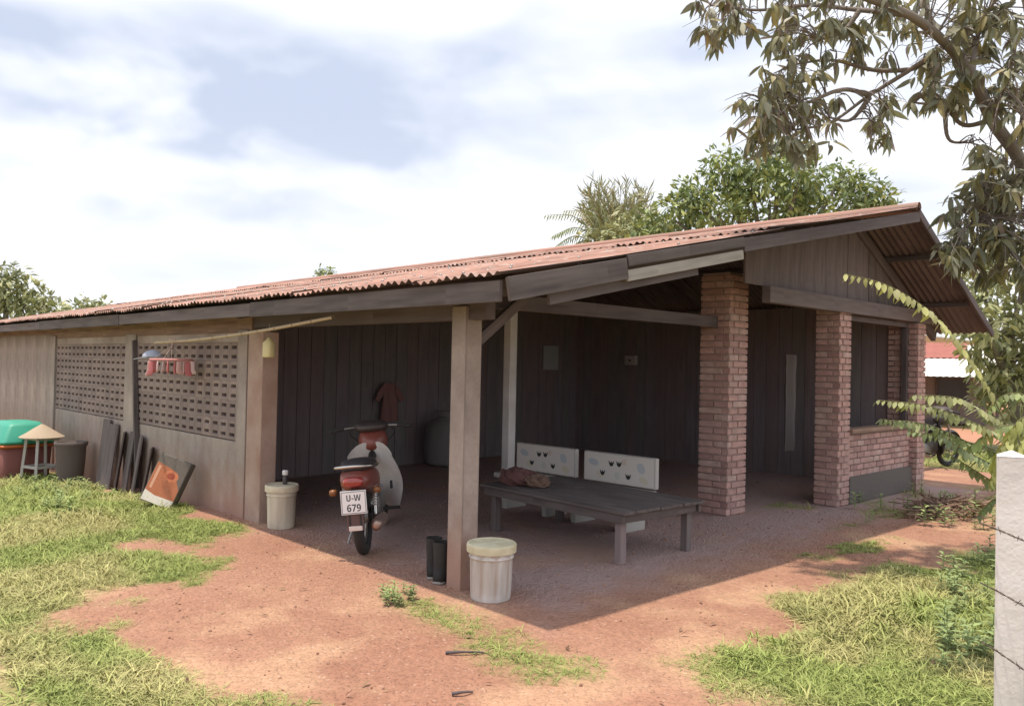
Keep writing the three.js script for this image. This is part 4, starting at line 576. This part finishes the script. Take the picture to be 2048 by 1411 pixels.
// ------------------------------------------------------------------ building behind, right
{
  const D = 24, p = at(1890, 800, D), H = thing('red_roofed_house', 'house with red tile roof and white awning far behind on right', 'house', [p.x, 0, p.z], Math.atan2(-p.x, -p.z));
  const redR = std({ map: tex(128, (u, v) => lerp3([.26, .085, .07], [.38, .14, .11], fbm(u * 8, v * 8, 161, 4, 8))), roughness: .85 }), whiteT = std({ color: lin(.78, .77, .75), roughness: .5 }), wl = std({ color: lin(.22, .18, .165), roughness: .9 });
  mesh('wall', bx(5.2, 1.9, 3.4, -1.5, .95, -2.6, .02), wl, H);
  const slab = (a, b, w, m, name, cx) => { const L = Math.hypot(b[1] - a[1], b[0] - a[0]), n = 60, pos = [], idx = [], uv = []; for (let i = 0; i <= n; i++) for (const q of [a, b]) { pos.push(cx - w / 2 + w * i / n, q[0] + .02 * (i % 2), q[1]); uv.push(w * i / n, q === a ? 0 : L); } for (let i = 0; i < n; i++) { const k = 2 * i; idx.push(k, k + 2, k + 1, k + 1, k + 2, k + 3); } const g = new THREE.BufferGeometry(); g.setAttribute('position', new THREE.Float32BufferAttribute(pos, 3)); g.setAttribute('uv', new THREE.Float32BufferAttribute(uv, 2)); g.setIndex(idx); g.computeVertexNormals(); return mesh(name, g, m, H); };
  slab([1.98, -.72], [2.5, -2.7], 5.4, redR, 'roof', -2.1); slab([2.5, -2.7], [1.98, -4.6], 5.4, redR, 'roof', -2.1);
  slab([1.42, .9], [1.97, -.78], 4.8, whiteT, 'awning', -1.0); { const g = slab([1.97, -.78], [2.42, -2.5], 1.5, whiteT, 'awning', 1.35); }
  for (const x of [-3.2, -1, 1.3]) mesh('awning_post', rod([x, 0, .7], [x, 1.46, .7], .04), M.woodGrey, H);
  for (const x of [-2.4, .2]) { const w = mesh('window', bx(.9, .8, .06, x, 1.0, -.87, .01), M.woodDark, H); mesh('pane', bx(.76, .66, .02, x, 1.0, -.83, 0), std({ color: lin(.05, .05, .055), roughness: .2 }), w); }
  const T2 = thing('white_awning_shed', 'pale sheet-roofed shed behind the red roofed house', 'shed', [at(1880, 720, 33).x, 0, at(1880, 720, 33).z], .6);
  const g = bx(6, .06, 4, 0, 2.75, 0, .01); g.rotateX(.12); mesh('roof', g, whiteT, T2); for (const x of [-2.8, 2.8]) for (const z of [-1.6, 1.6]) mesh('post', rod([x, 0, z], [x, 2.7, z], .06), M.woodGrey, T2);
}
// ------------------------------------------------------------------ fence post and wire
{
  const p = at(2025, 905, 3.0), t = thing('fence_post', 'white square concrete fence post in the right foreground', 'fence post', [p.x, 0, p.z], 0);
  const a = Math.atan2(-(p.x), -(p.z)); t.rotation.y = a + .04;
  mesh('shaft', bx(.094, 1.2, .094, 0, .6, -.047, .006), M.white, t);
  const cp = new THREE.ConeGeometry(.094 * .707, .022, 4, 1); cp.rotateY(Math.PI / 4).translate(0, 1.2105, -.047); mesh('cap', cp, M.white, t);
  const dir = at(1107, 690, 1).sub(EYE).normalize().negate(), r = rng(6);
  [[1057, 1062, 'top'], [1180, 1190, 'middle'], [1300, 1312, 'bottom']].forEach(([y, , w]) => {
    const s = at(1992, y, 2.985), wire = thing('barbed_wire', `${w} strand of barbed wire running off the white fence post`, 'wire', [0, 0, 0], 0, 'barbed wires on the fence post');
    const far_ = s.clone().addScaledVector(dir, 3.4), pa = [s.clone().addScaledVector(dir, -.1).add(new THREE.Vector3(-.01, .0, .0)), s, s.clone().lerp(far_, .5).add(new THREE.Vector3(0, -.015, 0)), far_];
    const c = new THREE.CatmullRomCurve3(pa), A = [], B = []; for (let i = 0; i <= 220; i++) { const q = c.getPointAt(i / 220), u = i * .9; A.push(q.clone().add(new THREE.Vector3(Math.cos(u) * .0022, Math.sin(u) * .0022, 0))); B.push(q.clone().add(new THREE.Vector3(-Math.cos(u) * .0022, -Math.sin(u) * .0022, 0))); }
    mesh('strand', tube(A, .0016, 440, 5), M.wire, wire); mesh('strand', tube(B, .0016, 440, 5), M.wire, wire);
    for (let k = 1; k < 30; k++) { const q = c.getPointAt(k / 30), o = new THREE.Vector3(r() - .5, r() - .5, r() - .5).normalize().multiplyScalar(.014); mesh('barb', [rod(q.clone().add(o), q.clone().sub(o), .0013, 5), rod(q.clone().add(new THREE.Vector3(o.z, o.x, o.y)), q.clone().sub(new THREE.Vector3(o.z, o.x, o.y)), .0013, 5)], M.wire, wire); }
    const nail = mesh('staple', rod(s.clone().addScaledVector(dir, .01), s.clone().addScaledVector(dir, -.03), .003, 6), M.wire, wire); nail.userData = {};
  });
}
// ------------------------------------------------------------------ small things inside
{
  const c = thing('wall_calendar', 'pale paper calendar hanging on dark plank wall deep behind benches', 'calendar', [10.3, 1.64, -9.83]); mesh('sheet', bx(.38, .42, .006, 0, 0, 0, .001), std({ color: lin(.42, .45, .45), roughness: .9 }), c); mesh('hanging_strip', bx(.39, .02, .012, 0, .215, 0, .002), M.steel, c);
  const b = thing('switch_box', 'small pale box fixed to dark plank wall nearer brick pillar', 'box', [10.98, 1.62, -8.6]); mesh('case', bx(.06, .16, .24, 0, 0, 0, .01), std({ color: lin(.5, .46, .46), roughness: .6 }), b); mesh('switch', bx(.02, .03, .04, -.035, 0, 0, .004), M.black, b);
  const shirt = (pos, turn, label, col, w, h) => { const t = thing('hanging_shirt', label, 'shirt', pos, turn), m = std({ color: lin(...col), roughness: .95 });
    const fold = (g) => { const p = g.attributes.position; for (let i = 0; i < p.count; i++) p.setZ(i, p.getZ(i) * .35 + Math.sin(p.getX(i) * 38 + p.getY(i) * 5) * .012 + (fbm(p.getX(i) * 7, p.getY(i) * 4, 12, 3) - .5) * .04); g.computeVertexNormals(); return g; };
    mesh('body', fold(new THREE.CylinderGeometry(w * .36, w * .5, h, 36, 14, true).translate(0, -h / 2, 0)), m, t);
    for (const q of [-1, 1]) mesh('sleeve', fold(new THREE.CylinderGeometry(w * .13, w * .16, h * .5, 18, 6, true).rotateZ(q * .5).translate(q * w * .5, -h * .24, 0)), m, t);
    mesh('hanger', [tube([[-w * .4, -.03, 0], [0, .02, 0], [w * .4, -.03, 0]], .005, 12, 6), tube([[0, .02, 0], [.005, .06, 0], [.03, .08, 0], [.03, .055, 0]], .003, 12, 5)], M.steel, t); };
  shirt([6.86, 1.2, -9.75], 0, 'dull red shirt hanging in the dark above the parked motorcycle', [.27, .14, .13], .3, .55);
  const sk = thing('stuffed_sack', 'grey-brown stuffed sack standing in the dark behind the motorcycle', 'sack', [7.6, 0, -9.4], .3); { const g = loft([[0, 0, 0, .2, .24, 2.4], [.06, 0, 0, .24, .28, 2.3], [.35, 0, 0, .25, .29, 2.2], [.6, .01, 0, .2, .25, 2.2], [.68, .01, 0, .09, .14, 2], [.72, .01, 0, .05, .1, 2], [.8, .02, 0, .09, .16, 2]], 36).rotateZ(Math.PI / 2), p = g.attributes.position; for (let i = 0; i < p.count; i++) { const n = 1 + (fbm(p.getX(i) * 8 + 3, p.getY(i) * 8 + p.getZ(i) * 6, 5, 3) - .5) * .25; p.setX(i, p.getX(i) * n); p.setZ(i, p.getZ(i) * n); } g.computeVertexNormals(); mesh('sack_body', g, std({ color: lin(.22, .21, .2), roughness: .95, bumpMap: bumpGrit, bumpScale: .002 }), sk); mesh('tie', new THREE.TorusGeometry(.085, .008, 6, 20).rotateX(Math.PI / 2).scale(.8, 1, 1.2).translate(0, .71, 0), M.woodDark, sk); }
  const k = thing('hanging_cloth', 'dull brown cloth hanging in dark doorway between the brick pillars', 'cloth', [9.6, .5, -5.0]); const g = new THREE.PlaneGeometry(.36, 1.2, 30, 20), p = g.attributes.position; for (let i = 0; i < p.count; i++) p.setZ(i, Math.sin(p.getX(i) * 26) * .035 + (fbm(p.getX(i) * 5, p.getY(i) * 3, 8, 3) - .5) * .06); g.computeVertexNormals(); mesh('drape', g.translate(0, .6, 0), std({ color: lin(.17, .15, .14), roughness: .95 }), k);
}
// ------------------------------------------------------------------ brush heap, weeds, grass, litter
{
  const r = rng(88), t = thing('brush_heap', 'heap of dry sticks and leaves beside the right wall', 'brush heap', [9.5, 0, -3.1]), out = [], lv = [];
  for (let k = 0; k < 130; k++) { const x = (r() + r() - 1) * .8, z = (r() + r() - 1) * .32, h = .13 * (1 - (x / .9) ** 2) * r(), a = r() * 6.28, L = .1 + r() * .28; out.push(rod([x, h + .01, z], [x + Math.cos(a) * L, h + .02 + (r() - .3) * .12, z + Math.sin(a) * L], .003 + r() * .005, 5)); }
  for (let k = 0; k < 500; k++) { const x = (r() + r() - 1) * .85, z = (r() + r() - 1) * .36, h = .12 * Math.max(0, 1 - (x / .9) ** 2) * r(); lv.push(leafGeo(.09, .035, .3, .3, 2).applyMatrix4(orient(new THREE.Vector3(x, h + .012, z), new THREE.Vector3(r() - .5, (r() - .5) * .6, r() - .5), r() * 6, .7 + r() * .6))); }
  mesh('sticks', out, M.woodBrown, t); mesh('dry_leaves', lv, std({ color: lin(.30, .20, .14), roughness: .95 }), t);
}
{
  const r = rng(404);
  const tuft = (n, h, spread, w) => { const out = []; for (let k = 0; k < n; k++) { const a = r() * 6.283, lean = .4 + r() * 1.5, g = leafGeo(h * (.6 + r() * .5), w, .55, .25, 2); g.applyMatrix4(orient(new THREE.Vector3((r() - .5) * spread, 0, (r() - .5) * spread), new THREE.Vector3(Math.cos(a) * lean, 1, Math.sin(a) * lean), 0, 1)); out.push(g); } return merge(out); };
  const near = tuft(9, .07, .05, .006), gm = std({ roughness: .8 }), ms = [], cs = [];
  const add = (x, z, s) => { const m = new THREE.Matrix4().compose(new THREE.Vector3(x, height(x, z) - .004, z), new THREE.Quaternion().setFromEuler(new THREE.Euler((r() - .5) * .3, r() * 6.28, (r() - .5) * .3)), new THREE.Vector3(s, s * (.7 + r() * .6), s)); ms.push(m); const dry = sstep(.42, .68, dryness(x, z)) * .8 + (r() - .5) * .5, v = .75 + r() * .5, c = lerp3([.27, .33, .09], [.50, .43, .21], clamp(dry * .75)); cs.push(lin(c[0] * v, c[1] * v, c[2] * v)); };
  for (let k = 0; k < 900000 && ms.length < 230000; k++) { const far = r() < .3, x = far ? mix(-6, 18, r()) : mix(1, 8, r()), z = far ? mix(-24, 2.5, r()) : mix(-13, 1.6, r()); const p = new THREE.Vector3(x, 0, z); if (!inView(p) && r() < .75) continue; const g = lawn(x, z); if (r() < g ** 1.6) { const big = sstep(.55, .75, fbm(x * .9, z * .9, 66, 3)); add(x, z, (far ? 1.1 : .5 + .25 * r() * r()) * (.6 + r() * .7 + big * .6 + .9 * sstep(1.6, 2.9, x) * sstep(-7.5, -9, z)) * (.6 + .4 * g)); } }
  tag(instanced('grass', near, gm, ms, cs), 'short patchy yellow-green grass around the dirt yard', 'grass', null, 'stuff');
  // broad-leaved weeds
  const weed = (() => { const out = []; for (let k = 0; k < 12; k++) { const a = k * 2.4, h = .02 + k * .012; out.push(leafGeo(.09, .032, .35, .15, 3).applyMatrix4(orient(new THREE.Vector3(0, h, 0), new THREE.Vector3(Math.cos(a), .5, Math.sin(a)), 0, .7 + .4 * r()))); } out.push(rod([0, 0, 0], [0, .17, 0], .003, 4)); return merge(out); })();
  const wm = [], wc = []; const W = (x, z, s) => { wm.push(new THREE.Matrix4().compose(new THREE.Vector3(x, height(x, z), z), new THREE.Quaternion().setFromEuler(new THREE.Euler(0, r() * 6.28, 0)), new THREE.Vector3(s, s, s))); const v = .7 + r() * .6; wc.push(lin(.24 * v, .31 * v, .12 * v)); };
  for (let k = 0; k < 170; k++) { const [x, z] = groundAt(1880 + r() * 200, 1090 + r() * 250); if (r() < lawn(x, z) * fbm(x * 3, z * 3, 9, 3) * 1.3) W(x, z, .35 + r() * .6); }
  for (let k = 0; k < 150; k++) { const z = -8.2 - r() * 7, x = 2.1 + r() * 1.05; if (r() < .7) W(x, z, .4 + r() * .7); }
  for (let k = 0; k < 45; k++) { const x = 6.6 + r() * 4.4, z = -4.0 + r() * .8; if (fbm(x * 2, z * 2, 44, 4) > .5) W(x, z, .5 + r() * .8); }
  for (let k = 0; k < 26; k++) { const [x, z] = groundAt(760 + r() * 70, 1185 + r() * 30); W(x, z, .25 + r() * .35); }
  for (let k = 0; k < 25; k++) { const [x, z] = groundAt(1850 + r() * 160, 1010 + r() * 50); W(x, z, .6 + r() * .8); }
  tag(instanced('weeds', weed, gm, wm, wc), 'low broad-leaved weeds growing among the grass', 'weeds', null, 'stuff');
  // stones and dry leaves
  const st = new THREE.IcosahedronGeometry(1, 0), sm = [], sc = []; for (let k = 0; k < 9000; k++) { const x = mix(1.2, 11, r()), z = mix(-10, .5, r()), s = .002 + r() ** 5 * .010; if (lawn(x, z) > .6) continue; sm.push(new THREE.Matrix4().compose(new THREE.Vector3(x, height(x, z) + s * .2, z), new THREE.Quaternion().setFromEuler(new THREE.Euler(r() * 6, r() * 6, r() * 6)), new THREE.Vector3(s * 1.3, s * .7, s))); const c = lerp3([.26, .14, .1], [.42, .25, .18], r()); sc.push(lin(...c)); }
  tag(instanced('pebbles', st, std({ roughness: .95 }), sm, sc), 'small stones scattered over the bare dirt', 'pebbles', null, 'stuff');
  const lm = [], lc = [], lg = leafGeo(.05, .018, .1, .3, 2); for (let k = 0; k < 340; k++) { const x = mix(1.5, 11, r()), z = mix(-9, .5, r()); lm.push(orient(new THREE.Vector3(x, height(x, z) + .008, z), new THREE.Vector3(r() - .5, .08, r() - .5), (r() - .5) * 1.2, .5 + r() * .7)); const c = lerp3([.12, .07, .045], [.36, .24, .14], r()); lc.push(lin(...c)); }
  tag(instanced('leaf_litter', lg, std({ roughness: .95 }), lm, lc), 'dry brown leaves scattered on the yard', 'leaf litter', null, 'stuff');
  for (const [px, py, L, a, w] of [[930, 1310, .2, .1, 'longer'], [925, 1390, .1, .3, 'shorter']]) { const [x, z] = groundAt(px, py), s = thing('fallen_stick', `${w} dark stick lying on dirt at bottom centre`, 'stick', [x, height(x, z), z], a - .8); mesh('stem', taper([[-L / 2, .01, 0], [0, .018, .01], [L / 2, .008, -.01]], .009, .004, 8, 6, .2), M.woodDark, s); }
}
renderer.render(scene, camera);
